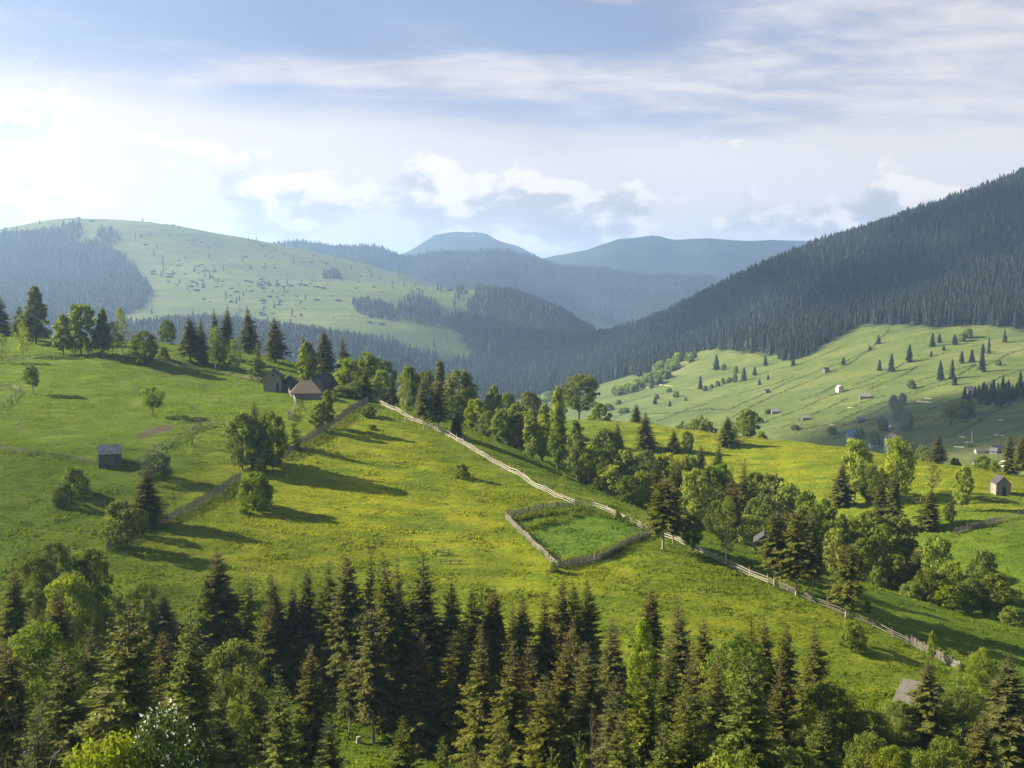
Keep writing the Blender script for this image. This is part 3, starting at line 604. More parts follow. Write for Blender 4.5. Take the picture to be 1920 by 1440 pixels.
def plant(kind, px, base, top, wpx, label, group=None, far=False, wob=0.0):
    """base: row of the foot in the photograph, or minus the distance when the foot is hidden"""
    if base < 0:
        D_ = -base; x = ray(px, 700)[0] * D_; P = np.array([x, D_, float((zmax if far else zN)(np.array([x]), np.array([D_]))[0])])
    else: P = hit(px, base, far)
    ztop = ray(px, top)[2] * P[1]; Hh = max(ztop - P[2], 0.5); Ww = wpx / FPX * P[1]
    if kind in ('sp', 'spb', 'spg') and group == "tall conifers of the foreground wood": Ww *= 1.28
    if base < 0: Ww = max(Ww, Hh / {'sp': 3.9, 'spg': 3.1, 'spb': 3.7, 'lar': 3.2, 'spt': 3.6, 'dec': 1.75, 'dek': 1.7, 'bri': 1.9, 'bus': 1.3, 'con': 2.2, 'pop': 3.2, 'air': 2.2, 'bir': 3.2}.get(kind, 9))
    L = LIB[kind + 'f' if P[1] < 142 and kind + 'f' in LIB else kind]; i = _cnt.get(kind, 0); _cnt[kind] = i + 1; T = L[i % len(L)]
    sz = Hh / T['H']; sxy = Ww / T['W']; nm, cat = KIND[kind]
    root = empty(nm, (P[0], P[1], P[2] - 0.05), (i * 2.4 + px * 0.37) % 6.28, (sxy, sxy, sz)); root.rotation_euler = (0.035 * math.sin(px * 1.7 + i), 0.035 * math.sin(px * 2.9 + 2 * i), (i * 2.4 + px * 0.37) % 6.28); tag(root, label, cat, group)
    link('crown' if kind not in ('bus', 'flo') else 'foliage', T['crown'], root); link('trunk' if kind not in ('bus', 'flo') else 'stems', T['trunk'], root)
    if 'blossom' in T: link('blossom', T['blossom'], root)
    return root
# ---------------------------------------------------------------- woods on the far slopes
def lo_conifer(r, tiers, pts, jag=0.35):
    """unit tree: height 1, radius 1; ragged stacked skirts"""
    V = []; F = []; n = 0
    for k in range(tiers):
        z0 = 0.04 + 0.90 * (k / tiers) ** 0.95; z1 = min(z0 + 1.55 / tiers + 0.05, 1.0) if k < tiers - 1 else 1.0
        R = (1 - z0) ** 0.68
        a = np.arange(pts) * 6.283 / pts + r.random() * 6; rr = R * (1 - jag * (np.arange(pts) % 2)) * (1 + r.normal(0, 0.13, pts))
        zz = z0 + r.normal(0, 0.018, pts) + 0.03 * (np.arange(pts) % 2)
        V += [(math.cos(q) * s, math.sin(q) * s, z) for q, s, z in zip(a, rr, zz)] + [(0, 0, z1)]
        F += [(n + i, n + (i + 1) % pts, n + pts) for i in range(pts)]; n += pts + 1
    return np.array(V), np.array(F)
def lo_round(r, n=46, s0=0.36):
    d = unit(r.normal(0, 1, (n, 3))); c = d * (0.62 + 0.3 * r.random((n, 1))) * np.array([1, 1, 0.46]) + np.array([0, 0, 0.53])
    nr = unit(d + r.normal(0, 0.4, (n, 3))); a1 = unit(np.cross(nr, r.normal(0, 1, (n, 3)))); a2 = np.cross(nr, a1); s = s0 * (0.6 + 0.8 * r.random((n, 1)))
    V = np.stack([c - a1 * s, c + a2 * s * np.array([1, 1, .6]), c + a1 * s, c - a2 * s * np.array([1, 1, .6])], 1).reshape(-1, 3)
    q = np.arange(4 * n).reshape(-1, 4); return V, np.concatenate([q[:, [0, 1, 2]], q[:, [0, 2, 3]]])
def wood(name, P, H, W, protos, tint, brown, label, mat=None):
    """one mesh of many trees at points P with heights H and radii W"""
    Vs, Fs, T, B = [], [], [], []; n = 0; r = np.random.default_rng(3); which = r.integers(0, len(protos), len(P)); ang = r.random(len(P)) * 6.28
    for k, (V0, F0) in enumerate(protos):
        I = np.where(which == k)[0]
        if not len(I): continue
        ca, sa = np.cos(ang[I])[:, None], np.sin(ang[I])[:, None]
        X = (V0[:, 0] * ca - V0[:, 1] * sa) * W[I][:, None] + P[I, 0][:, None]; Y = (V0[:, 0] * sa + V0[:, 1] * ca) * W[I][:, None] + P[I, 1][:, None]
        Z = V0[:, 2] * H[I][:, None] + P[I, 2][:, None] - 0.6
        Vs.append(np.stack([X, Y, Z], -1).reshape(-1, 3)); Fs.append((F0[None] + (np.arange(len(I)) * len(V0))[:, None, None] + n).reshape(-1, 3)); n += len(I) * len(V0)
        T.append(np.repeat(tint[I], len(V0))); B.append(np.repeat(brown[I], len(V0)))
    me = mesh_np(name, np.concatenate(Vs), np.concatenate(Fs), mat or M_forest, {'tint': np.concatenate(T), 'brown': np.concatenate(B)})
    return tag(link(name, me), label, 'forest', kind='stuff')
def scatter(x0, x1, y0, y1, step, seed, zf=zH):
    r = np.random.default_rng(seed); xs, ys = np.meshgrid(np.arange(x0, x1, step), np.arange(y0, y1, step))
    x = xs.ravel() + r.uniform(-.5, .5, xs.size) * step; y = ys.ravel() + r.uniform(-.5, .5, xs.size) * step
    z = zf(x, y); P = np.column_stack([x, y, z]); px, py = proj(P); k = (px > -140) & (px < 2080); return P[k], px[k], py[k]
def seen(P, top, zf=zH, slack=0.0, n=36):
    """can the point `top` metres above the ground be seen from the camera"""
    ok = np.ones(len(P), bool); T = P + np.array([0, 0, 1.0]) * top
    for s in np.linspace(0.35, 0.985, n):
        q = T * s; k = q[:, 1] > 620
        if k.any(): ok[k] &= q[k, 2] > zf(q[k, 0], q[k, 1]) - slack
    return ok
r0 = np.random.default_rng(77)
hiA = [lo_conifer(r0, 8, 12) for _ in range(6)]; hiB = [lo_conifer(r0, 5, 8) for _ in range(5)]; hiC = [lo_conifer(r0, 3, 6) for _ in range(4)]; rd = [lo_round(r0) for _ in range(4)]
# right-hand wood
P, px, py = scatter(-150, 1300, 980, 2350, 6.9, 1)
m = inpoly(px, py + 6 * fbm(P[:, 0] / 30, P[:, 1] / 30, 51, 2), F_RIGHT); P, px, py = P[m], px[m], py[m]
m = seen(P, 24, slack=4); P, px, py = P[m], px[m], py[m]
Hh = 16.5 + 10 * fbm(P[:, 0] / 90, P[:, 1] / 90, 52, 3) + r0.normal(0, 2.2, len(P)) - 5 * (r0.random(len(P)) < 0.2); Hh = np.clip(Hh, 7, 30)
tint = np.clip(r0.random(len(P)) * 0.8 + 0.6 * fbm(P[:, 0] / 60, P[:, 1] / 60, 53, 2), 0, 1); edge = (py > 560) & (px < 1560)
br = np.where(r0.random(len(P)) < 0.04 + 0.06 * edge, 0.25 + 0.35 * r0.random(len(P)), 0.0)
order = np.argsort(P[:, 1] + 0.0 * px); lowest = []
# the trees along the near edge of the wood stand as individuals
big = Hh / P[:, 1]; vis = seen(P, 8, slack=0.5) & (px > 0) & (px < 1920)
cand = np.where(vis)[0][np.argsort(-big[vis])][:150]
mask = np.zeros(len(P), bool); mask[cand] = True
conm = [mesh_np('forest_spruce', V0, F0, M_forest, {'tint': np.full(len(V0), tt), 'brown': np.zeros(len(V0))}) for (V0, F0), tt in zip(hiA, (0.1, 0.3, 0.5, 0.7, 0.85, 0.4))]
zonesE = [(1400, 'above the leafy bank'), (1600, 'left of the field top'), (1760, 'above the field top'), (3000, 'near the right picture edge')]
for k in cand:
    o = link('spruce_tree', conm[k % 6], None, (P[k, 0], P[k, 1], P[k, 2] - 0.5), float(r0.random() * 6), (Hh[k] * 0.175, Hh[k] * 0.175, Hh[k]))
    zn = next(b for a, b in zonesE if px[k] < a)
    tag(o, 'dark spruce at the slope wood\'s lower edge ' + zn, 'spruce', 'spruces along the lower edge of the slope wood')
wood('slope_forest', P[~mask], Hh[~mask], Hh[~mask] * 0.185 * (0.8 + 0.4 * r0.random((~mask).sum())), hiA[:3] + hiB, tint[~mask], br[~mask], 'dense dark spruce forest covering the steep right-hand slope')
nR = len(P)
# wooded left-hand and middle hills
P, px, py = scatter(-1500, 560, 1150, 3300, 8.4, 2)
m = inpoly(px, py, F_VALLEY) | inpoly(px, py, F_HILL); j = 12 * fbm(P[:, 0] / 70, P[:, 1] / 70, 61, 2)
m2 = inpoly(px, py + j, F_LEFT); 
for c in F_CLUMPS: m2 |= inpoly(px, py + 0.4 * j, c) & (r0.random(len(P)) < 0.75)
m |= m2; P, px, py = P[m], px[m], py[m]; m = seen(P, 22, slack=5); P, px, py = P[m], px[m], py[m]
Hh = np.clip(14 + r0.normal(0, 2.3, len(P)) + 7 * fbm(P[:, 0] / 80, P[:, 1] / 80, 66, 2), 6, 26); tint = np.clip(r0.random(len(P)) * 0.9 + 0.6 * fbm(P[:, 0] / 90, P[:, 1] / 90, 63, 2), 0, 1)
br = np.where((r0.random(len(P)) < 0.10) | (inpoly(px, py, [(750,540),(940,520),(900,600),(760,620)]) & (r0.random(len(P)) < 0.5)), 0.5, 0.0)
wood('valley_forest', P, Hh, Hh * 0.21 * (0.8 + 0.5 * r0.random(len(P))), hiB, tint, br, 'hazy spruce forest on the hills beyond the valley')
nL = len(P)
# scattered scrub and single far trees on the meadow hill
P, px, py = scatter(-1500, 500, 1800, 3200, 9, 5)
m = ~(inpoly(px, py, F_VALLEY) | inpoly(px, py, F_HILL) | inpoly(px, py, F_LEFT)); dens = np.clip(0.008 + 0.5 * np.clip(fbm(P[:, 0] / 150, P[:, 1] / 60, 71, 3) - 0.10, 0, 1), 0, 0.4)
dens = np.where(inpoly(px, py, [(250,440),(330,480),(460,520),(600,560),(560,600),(380,570),(290,520)]), dens * 2.0 + 0.05, dens)
m &= r0.random(len(P)) < dens; P, px, py = P[m], px[m], py[m]; m = seen(P, 5, slack=1); P = P[m]
con = r0.random(len(P)) < 0.35; Hh = np.where(con, r0.uniform(6, 17, len(P)), r0.uniform(1.2, 4.5, len(P)) ** 1.0); z_ = np.zeros(len(P))
wood('hill_scrub', P[~con], Hh[~con], Hh[~con] * r0.uniform(0.6, 2.0, (~con).sum()), rd, r0.random((~con).sum()), z_[~con] + 0.3, 'low juniper scrub dotted over the far meadow hill')
wood('hill_conifers', P[con], Hh[con], Hh[con] * 0.2, hiB, r0.random(con.sum()), z_[con], 'scattered small conifers on the far meadow hill')
# far wooded ridge: spiky outline
P, px, py = scatter(-2300, 2000, 3450, 4380, 12, 7, zR1); m = r0.random(len(P)) < 0.9; P = P[m]
m = seen(P, 22, zR1, slack=6, n=8); P = P[m]
Hh = np.clip(12 + r0.normal(0, 2.2, len(P)) + 6 * fbm(P[:, 0] / 90, P[:, 1] / 90, 76, 2), 5, 19); wood('ridge_forest', P, Hh, Hh * 0.24, hiC, r0.random(len(P)), np.where(r0.random(len(P)) < 0.1, 0.4, 0.0), 'blue hazy woodland along the distant ridge')

# ---------------------------------------------------------------- trees and bushes of the near hills
# (kind, column, foot row or -distance, top row, width in px, label, group)
G_RIDGE = 'trees along the crest of the left-hand hill'; G_FORE = 'tall conifers of the foreground wood'; G_GULLY = 'trees of the bushy gully'; G_HOUSE = 'trees behind the farmstead'
G_BOT = 'young trees at the bottom of the picture'; G_SLOPE = 'trees on the right-hand meadow ridge'
PL = [
 # crest of the left-hand hill, left to right
 ('sp',2,-345,545,44,'dark spruce cut by the left picture edge on the hill crest',G_RIDGE),
 ('air',4,681,622,34,'small pale tree at the left picture edge beside the crest fence',G_RIDGE),
 ('con',68,-325,530,74,'tallest green conical tree of the left crest, dense to the ground',G_RIDGE),
 ('air',44,672,598,36,'slender loose tree in front of the tallest conical crest tree',G_RIDGE),
 ('sp',38,-332,570,30,'dark spruce half hidden by the tallest conical crest tree',G_RIDGE),
 ('con',118,666,585,52,'leafy narrow tree at the left of the big round crest tree',G_RIDGE),
 ('dec',152,664,565,72,'big round green tree of the crest row',G_RIDGE),
 ('con',190,666,574,48,'mid green pointed tree right of the big round crest tree',G_RIDGE),
 ('sp',198,-325,569,24,'dark spruce tip rising behind the crest row',G_RIDGE),
 ('air',212,665,600,36,'small leafy tree leaning on the crest fence beside the birch',G_RIDGE),
 ('bir',230,665,572,38,'tall pale birch at the right end of the crest row',G_RIDGE),
 ('dek',271,685,616,52,'rounded dark green tree standing below the crest fence',G_RIDGE),
 ('dec',315,639,597,40,'small round tree alone on the skyline of the hill crest',G_RIDGE),
 ('bus',307,673,648,24,'little round bush between the crest fence and the skyline tree',G_RIDGE),
 ('sp',357,682,592,48,'bushy dark spruce at the left of the crest spruce cluster',G_RIDGE),
 ('sp',380,680,592,34,'slim dark spruce touching the bushy crest spruce',G_RIDGE),
 ('bir',403,692,606,42,'pale green birch in front of the crest spruces',G_RIDGE),
 ('sp',405,-318,577,24,'narrow dark spruce behind the pale crest birch',G_RIDGE),
 ('sp',426,-318,569,38,'tall broad spruce behind the pale crest birch',G_RIDGE),
 ('dec',424,694,632,36,'low round leafy tree between birch and airy tree on the crest',G_RIDGE),
 ('air',441,700,630,44,'airy light green tree at the right of the crest birch',G_RIDGE),
 ('sp',468,663,572,40,'very dark evenly pointed spruce standing free on the crest',G_RIDGE),
 ('lar',484,712,640,42,'light green larch in the meadow left of the grey barn',G_RIDGE),
 ('sp',517,679,593,44,'dark spruce standing alone above the grey barn',G_RIDGE),
 ('con',577,-292,636,54,'round light green tree directly behind the farmhouse roof',G_HOUSE),
 ('sp',570,-335,624,18,'thin spruce tip behind the round tree at the farmhouse',G_HOUSE),
 ('sp',612,-315,617,38,'dark spruce behind the farmhouse, left of two',G_HOUSE),
 ('sp',644,-318,623,34,'dark spruce behind the farmhouse, right of two',G_HOUSE),
 ('bri',652,-285,668,62,'spreading bright green tree right beside the farmhouse',G_HOUSE),
 ('dec',688,-300,655,52,'rounded darker tree top behind the bright tree by the farmhouse',G_HOUSE),
 ('sp',687,752,690,36,'brownish spruce at the top corner of the paddock fences',G_HOUSE),
 ('dec',668,-272,712,44,'low leafy tree under the bright tree by the farmhouse',G_HOUSE),
 ('bus',640,746,722,40,'dark shrub against the right wall of the farmhouse',G_HOUSE),
 ('dec',715,-292,690,46,'leafy tree behind the upper end of the pale board fence',G_HOUSE),
 ('sp',735,-270,712,30,'small spruce behind the upper end of the pale board fence',G_HOUSE),
 ('dek',722,-330,671,46,'dull green tree top far behind the upper end of the fence',G_HOUSE),
 ('bir',760,792,690,36,'tall slim birch growing through the pale board fence',None),
 ('lar',780,786,748,16,'little bright larch beside the slim fence birch',None),
 ('dec',768,-290,682,48,'rounded tree behind the slim fence birch',G_HOUSE),
 ('spt',795,806,712,38,'dark spruce with bare foot at the pale fence, left of two',None),
 ('spt',822,810,712,42,'dark spruce with bare foot at the pale fence, right of two',None),
 ('con',828,-330,668,38,'rounded tall tree crown above the two fence spruces',G_HOUSE),
 ('dek',857,-322,688,48,'dull rounded crown right of the tall crown above the fence',G_HOUSE),
 ('dek',800,-335,690,40,'hazy tree crown between birch and tall crown',G_HOUSE),
 ('sp',857,816,765,26,'small dark spruce on the slope below the pale fence',None),
 ('bri',893,-272,744,50,'bright rounded tree behind the small dark slope spruce',G_GULLY),
 ('dek',855,-282,738,44,'dark leafy tree behind the small dark slope spruce',G_GULLY),
 ('dec',875,-345,712,44,'hazy tree crown at the head of the gully',G_GULLY),
 ('con',925,-345,716,36,'green rounded crown at the head of the gully, near the valley gap',G_GULLY),
 ('dek',950,-360,733,38,'low dull crown in front of the valley gap',G_GULLY),
 ('dek',990,-350,728,44,'dark spreading crown at the right of the valley gap',G_GULLY),
 ('dek',915,-268,768,44,'dark bushy tree at the upper edge of the grass slope',G_GULLY),
 ('dec',942,-262,762,48,'rounded bushy tree low in the gully head, left of the poplars',G_GULLY),
 ('dek',968,-262,770,44,'dark bushy tree left of the poplars, lower one',G_GULLY),
 ('dec',968,-300,752,50,'rounded bushy tree left of the poplars, upper one',G_GULLY),
 ('pop',998,-252,762,50,'mid green tree touching the left poplar',G_GULLY),
 ('pop',1017,-262,750,44,'tall green poplar, left of three in the gully',G_GULLY),
 ('pop',1046,-255,752,42,'brightest tall poplar, middle of three in the gully',G_GULLY),
 ('pop',1083,-246,780,46,'bright poplar, right and lowest of three in the gully',G_GULLY),
 ('pop',1042,-330,716,44,'pale green tree rising behind the poplars, left of the big oak',G_GULLY),
 ('oak',1086,-392,698,78,'big dark spreading oak on the crest of the far meadow ridge',None),
 ('dec',1125,-420,752,40,'round hazy tree just right of the big dark oak',None),
 ('sp',1193,-398,756,24,'very dark small spruce on the skyline of the far meadow ridge',G_SLOPE),
 ('sp',1208,842,769,44,'shaggy brownish spruce standing high above the gully',G_SLOPE),
 ('sp',1160,-300,790,28,'slim dark spruce above the gully, right of the poplars',G_GULLY),
 ('dek',1138,-285,797,42,'dark round tree between the poplars and the slim spruce',G_GULLY),
 ('sp',1263,848,803,28,'small dark spruce on the grass above the gully',G_SLOPE),
 ('dek',1289,850,806,24,'dull leafy small tree right of a small spruce above the gully',G_SLOPE),
 ('spg',1315,-305,832,34,'dark star-shaped spruce above the gully, left of a pair',G_SLOPE),
 ('spg',1348,-300,832,36,'dark star-shaped spruce above the gully, right of a pair',G_SLOPE),
 ('sp',1364,836,779,42,'broad dark spruce at the fence on the meadow ridge',G_SLOPE),
 ('dec',1403,-372,764,50,'round green tree beside the broad spruce on the meadow ridge',G_SLOPE),
 ('bir',1392,-366,785,24,'thin pale tree between broad spruce and round tree on the ridge',G_SLOPE),
 ('dek',1320,-440,777,66,'wide hazy grey-green tree behind the meadow ridge',None),
 ('dek',1285,-450,785,46,'second hazy tree behind the meadow ridge, left of the wide one',None),
 ('bus',1430,-380,808,16,'tiny bush on the skyline right of the round ridge tree',G_SLOPE),
 ('air',1057,930,884,28,'lone airy young tree on the grass strip beyond the pale fence',None),
 ('air',1188,990,950,22,'leafy sapling at the back fence of the green paddock',None),
 ('bus',1158,975,955,16,'low weedy bush by the back corner of the green paddock',None),
 # gully: tree mass between the two meadows
 ('bri',1110,-262,830,52,'leafy tree at the foot of the right poplar',G_GULLY),
 ('dek',1130,-244,842,50,'dark leafy tree in the gully below the slim spruce',G_GULLY),
 ('bri',1147,-232,868,52,'round green tree at the lower gully edge, left of the feathery willow',G_GULLY),
 ('dek',1100,-234,848,40,'dark bush at the lower edge of the poplars',G_GULLY),
 ('dec',1172,-250,838,50,'green feathery tree in the middle of the gully',G_GULLY),
 ('dek',1178,-224,888,52,'feathery willow at the lower gully edge',G_GULLY),
 ('bri',1205,-232,878,52,'rounded tree just left of the shaggy pine-like spruce',G_GULLY),
 ('dek',1212,-262,840,52,'dark round crown under the shaggy brownish spruce',G_GULLY),
 ('sp',1226,-240,852,42,'dark spruce deep in the gully under the shaggy brownish one',G_GULLY),
 ('bri',1255,-262,844,50,'bright yellow-green crown in the middle of the gully',G_GULLY),
 ('sp',1277,-248,852,34,'narrow spruce beside the bright yellow-green gully crown',G_GULLY),
 ('dek',1290,-265,850,46,'dark crown right of the bright yellow-green gully crown',G_GULLY),
 ('sp',1262,-226,880,44,'brownish spruce behind the bare-stemmed paddock spruce',G_GULLY),
 ('bri',1303,-205,874,66,'large bright green broadleaf at the right of the paddock spruce',G_GULLY),
 ('dek',1335,-240,868,52,'dark crown behind the large bright broadleaf',G_GULLY),
 ('dec',1352,-250,862,46,'leafy crown behind the birch of the gully',G_GULLY),
 ('sp',1393,-232,857,38,'tall slim spruce with rusty top above the wooded gully',G_GULLY),
 ('spb',1370,-236,872,34,'rusty spruce left of the tall slim gully spruce',G_GULLY),
 ('sp',1380,-215,905,36,'spruce just behind the white-stemmed birch',G_GULLY),
 ('dek',1420,-262,880,60,'wide round crown right of the tall slim gully spruce',G_GULLY),
 ('dec',1448,-250,882,58,'round green crown on the upper edge of the gully wood, second from the slim spruce',G_GULLY),
 ('bri',1485,-246,897,56,'round green crown at the upper edge of the gully wood, middle',G_GULLY),
 ('dek',1470,-226,918,62,'dark crown in the heart of the gully wood',G_GULLY),
 ('dek',1430,-222,918,54,'dark crown right of the white-stemmed birch',G_GULLY),
 ('dec',1515,-240,915,52,'round green crown on the upper edge of the gully wood, nearing the star spruce',G_GULLY),
 ('dec',1548,-234,930,50,'leafy crown at the right end of the upper gully edge',G_GULLY),
 ('bri',1412,-205,962,60,'bright bushy tree behind the hidden grey barn',G_GULLY),
 ('dek',1520,-215,945,54,'dark crown behind the row of four fence spruces',G_GULLY),
 ('dek',1345,-212,935,34,'shadowy small tree between birch and bright broadleaf',G_GULLY),
 # along the lower fence
 ('spt',1243,1032,895,78,'big shaggy spruce with bare pale stem at the paddock corner',None),
 ('spt',1262,1019,908,46,'second bare-stemmed spruce right behind the paddock corner one',None),
 ('dek',1299,1028,962,44,'compact dark round tree on a short stem by the fence',None),
 ('bir',1361,1057,922,54,'birch with a white stem standing at the lower fence',None),
 ('spt',1452,1101,956,66,'first spruce from the left of the four at the lower fence',None),
 ('spt',1493,1116,953,72,'second and bushiest spruce of the four at the lower fence',None),
 ('spt',1525,1126,958,50,'third spruce of the four at the lower fence, long bare stem',None),
 ('spt',1586,1158,1016,66,'rightmost spruce of the four at the lower fence, lowest down',None),
 ('fru',1627,1162,1125,20,'small leafy sapling beyond the lower fence, right of the four spruces',None),
 ('bus',1600,1216,1163,56,'bright round bush in the meadow below the lower fence',None),
 # right-hand meadow ridge
 ('sp',1580,948,862,48,'broad dark star-shaped spruce at the left of the ridge trees',G_SLOPE),
 ('bri',1608,-278,816,58,'tall loose yellow-green tree behind the broad star spruce',G_SLOPE),
 ('dek',1640,-272,868,28,'dark bush between the two tall yellow-green ridge trees',G_SLOPE),
 ('bri',1690,-272,813,66,'largest yellow-green tree of the right meadow ridge',G_SLOPE),
 ('sp',1656,-250,882,40,'dark shaggy spruce at the left of the leaning ridge pair',G_SLOPE),
 ('sp',1682,-248,872,44,'dark shaggy spruce at the right of the leaning ridge pair',G_SLOPE),
 ('sp',1763,-335,812,34,'dark spruce on the ridge skyline among small pale trees',G_SLOPE),
 ('dec',1745,-338,842,24,'small pale tree at the left of the skyline spruce',G_SLOPE),
 ('air',1748,924,862,38,'thin yellowish tree with open crown on the ridge',G_SLOPE),
 ('bri',1803,957,867,40,'upright bright green tree in the meadow left of the gabled shed',G_SLOPE),
 ('dek',1780,980,940,24,'small dark round tree beside the dark ridge spruce',G_SLOPE),
 ('sp',1741,995,915,44,'dark spruce at the left end of the ridge fence',G_SLOPE),
 ('bus',1848,-330,853,34,'dark round bush hiding the village houses',G_SLOPE),
 ('bri',1871,-312,862,20,'small bright tree left of the grey cottage on the ridge',G_SLOPE),
 ('sp',1897,-318,806,34,'dark spruce rising behind the grey cottage on the ridge',G_SLOPE),
 ('sp',1918,-312,815,30,'dark spruce cut by the right picture edge behind the cottage',G_SLOPE),
 ('bus',1796,-335,858,22,'small pale bush on the ridge skyline',G_SLOPE),
 # lower right gully wood
 ('con',1590,-205,955,46,'mid green crown at the upper end of the lower gully wood',G_GULLY),
 ('dec',1610,-218,962,52,'round green crown below the star-shaped ridge spruce',G_GULLY),
 ('dek',1640,-215,950,52,'dark crown below the leaning ridge spruces',G_GULLY),
 ('bri',1575,-192,985,46,'light green bushy tree right behind the third fence spruce',G_GULLY),
 ('dek',1625,-196,1005,56,'dark bushy tree in the lower gully, left part',G_GULLY),
 ('sp',1618,-204,990,32,'dark spruce tip inside the lower gully wood',G_GULLY),
 ('dec',1665,-206,975,60,'full green tree in the middle of the lower gully wood',G_GULLY),
 ('dek',1695,-215,960,52,'dark full tree under the leaning ridge spruces',G_GULLY),
 ('dek',1690,-190,1035,60,'dark shrub mass at the grass edge, left of the small spruce',G_GULLY),
 ('sp',1726,-190,1026,48,'greenish spruce in the lower gully wood',G_GULLY),
 ('bri',1770,-196,998,68,'brightest round tree of the lower gully wood',G_GULLY),
 ('bri',1800,-190,1045,56,'green tree at the right shoulder of the brightest gully tree',G_GULLY),
 ('dek',1755,-184,1062,60,'dark tree at the grass edge below the brightest gully tree',G_GULLY),
 ('dek',1860,-200,1026,60,'dark round tree in front of the sunny right meadow',G_GULLY),
 ('dek',1885,-184,1070,84,'broad dull green tree at the lower right gully end',G_GULLY),
 ('dek',1835,-184,1080,60,'dark tree between the two dark round trees at the gully end',G_GULLY),
 ('dec',1790,-178,1095,50,'green bush on the grass edge of the lower gully',G_GULLY),
 ('dec',1912,-174,1135,50,'leafy bush at the right picture edge above the grass',G_GULLY),
 ('bus',1655,-187,1060,44,'bright leafy bush where the lower gully wood begins',G_GULLY),
 ('bus',1720,-180,1090,46,'leafy bush on the grass edge below the greenish spruce',G_GULLY),
 # left-hand meadow
 ('fru',62,739,683,36,'small round-headed fruit tree near the upper left fence loop',None),
 ('fru',287,781,722,50,'spreading fruit tree on a short stem in the left meadow',None),
 ('bar',359,835,776,62,'leafless leaning tree beside the dug soil patch',None),
 ('sp',474,-205,745,42,'dark spruce top in the middle of the big meadow clump',None),
 ('dek',455,882,768,64,'dense green left half of the big meadow clump',None),
 ('dek',512,880,764,62,'dense dark right half of the big meadow clump',None),
 ('dec',486,886,795,56,'leafy front tree of the big meadow clump',None),
 ('lar',552,842,773,36,'slender light larch between the big clump and the farmhouse',None),
 ('con',613,802,727,38,'slim leafy tree on the fence below the farmhouse',None),
 ('dec',596,806,752,34,'small leafy tree leaning on the slim one below the farmhouse',None),
 ('bus',136,929,873,62,'round dark bush alone in the lower left meadow',None),
 ('bus',117,946,910,38,'smaller bush at the foot of the round meadow bush',None),
 ('flo',293,898,846,66,'pale flowering shrub above the dark meadow spruce',None),
 ('sp',277,986,872,66,'dark ragged spruce in front of the flowering shrub',None),
 ('dec',226,1029,934,72,'leaning green tree at the lower end of the picket fence',None),
 ('dek',252,-168,950,40,'shaded tree between the leaning tree and the ragged spruce',None),
 ('bus',480,954,884,68,'round fluffy bush standing free on the bright meadow',None),
 ('bus',866,896,868,32,'small bush standing free in the middle of the bright meadow',None),
 ('bus',692,780,760,34,'pale low shrub near the top of the bright meadow',None),
 ('bus',697,804,795,18,'tiny dark shrub near the top of the bright meadow',None),
 ('bus',1040,-163,1052,20,'weeds at the front corner of the green paddock',None),
 # shrubs at the lower left
 ('dek',95,-140,1008,92,'broad dark shrub mass at the lower left, highest part',None),
 ('dek',158,-142,1022,72,'dark shrub mass at the lower left, right shoulder',None),
 ('dek',52,-138,1030,56,'dark shrub mass at the lower left, left shoulder',None),
 ('bus',120,-132,1068,110,'low dark bush in front of the lower left shrub mass',None),
 # foreground wood, back row from the left
 ('sp',6,-126,1058,62,'near-black spruce at the left picture edge',G_FORE),
 ('sp',45,-112,1138,78,'brown-tipped spruce second from the left picture edge',G_FORE),
 ('sp',104,-110,1098,74,'spruce with a bushy brown top under the lower left shrubs',G_FORE),
 ('dek',75,-100,1150,70,'dull leafy tree between two brown-tipped spruces at the left',G_FORE),
 ('dec',200,-132,1108,84,'light green round tree left of the dark round one',G_FORE),
 ('dek',260,-134,1082,80,'round-topped tree at the left of the foreground wood',G_FORE),
 ('sp',303,-133,1106,62,'dark spruce right of the round-topped foreground tree',G_FORE),
 ('con',372,-133,1080,78,'greyish green leafy tree left of the tallest left spruce',G_FORE),
 ('sp',408,-134,1022,70,'tallest spruce of the left foreground with brown spire',G_FORE),
 ('lar',456,-134,1060,66,'light blue-green larch right of the tallest left spruce',G_FORE),
 ('bir',495,-135,1068,56,'yellow-green birch in the back row of the foreground wood',G_FORE),
 ('sp',513,-132,1072,54,'dark spruce just in front of the yellow-green birch',G_FORE),
 ('sp',543,-133,1088,44,'small dark spruce tip right of the birch',G_FORE),
 ('sp',565,-133,1060,50,'thin-topped dark spruce third right of the birch',G_FORE),
 ('sp',604,-132,1046,68,'broad brownish spruce left of the central dark group',G_FORE),
 ('sp',655,-128,1036,70,'first dark spruce of the central group',G_FORE),
 ('sp',698,-127,1030,62,'second spruce of the central group, narrow spire',G_FORE),
 ('sp',727,-124,1028,76,'third spruce of the central group, brown crown',G_FORE),
 ('sp',752,-128,1040,52,'fourth spruce of the central group, slim',G_FORE),
 ('sp',796,-126,1030,92,'widest and last spruce of the central group',G_FORE),
 ('sp',838,-126,1084,62,'black shadowed spruce at the right end of the central group',G_FORE),
 ('sp',880,-124,1092,84,'big green spruce in the middle of the picture bottom',G_FORE),
 ('air',905,-133,1075,56,'faint pale green tree behind the big middle spruce',G_FORE),
 ('sp',926,-126,1092,60,'spruce right behind the big middle one',G_FORE),
 ('sp',964,-128,1118,46,'short spruce top between two taller ones right of the middle',G_FORE),
 ('sp',986,-126,1105,56,'brownish spruce right of the short spruce top',G_FORE),
 ('sp',1029,-127,1108,62,'spruce with a blunt top below the paddock corner, left',G_FORE),
 ('sp',1056,-130,1073,62,'tall pale-tipped spruce reaching up to the paddock corner',G_FORE),
 ('sp',1081,-129,1086,48,'slim spruce right of the pale-tipped one at the paddock corner',G_FORE),
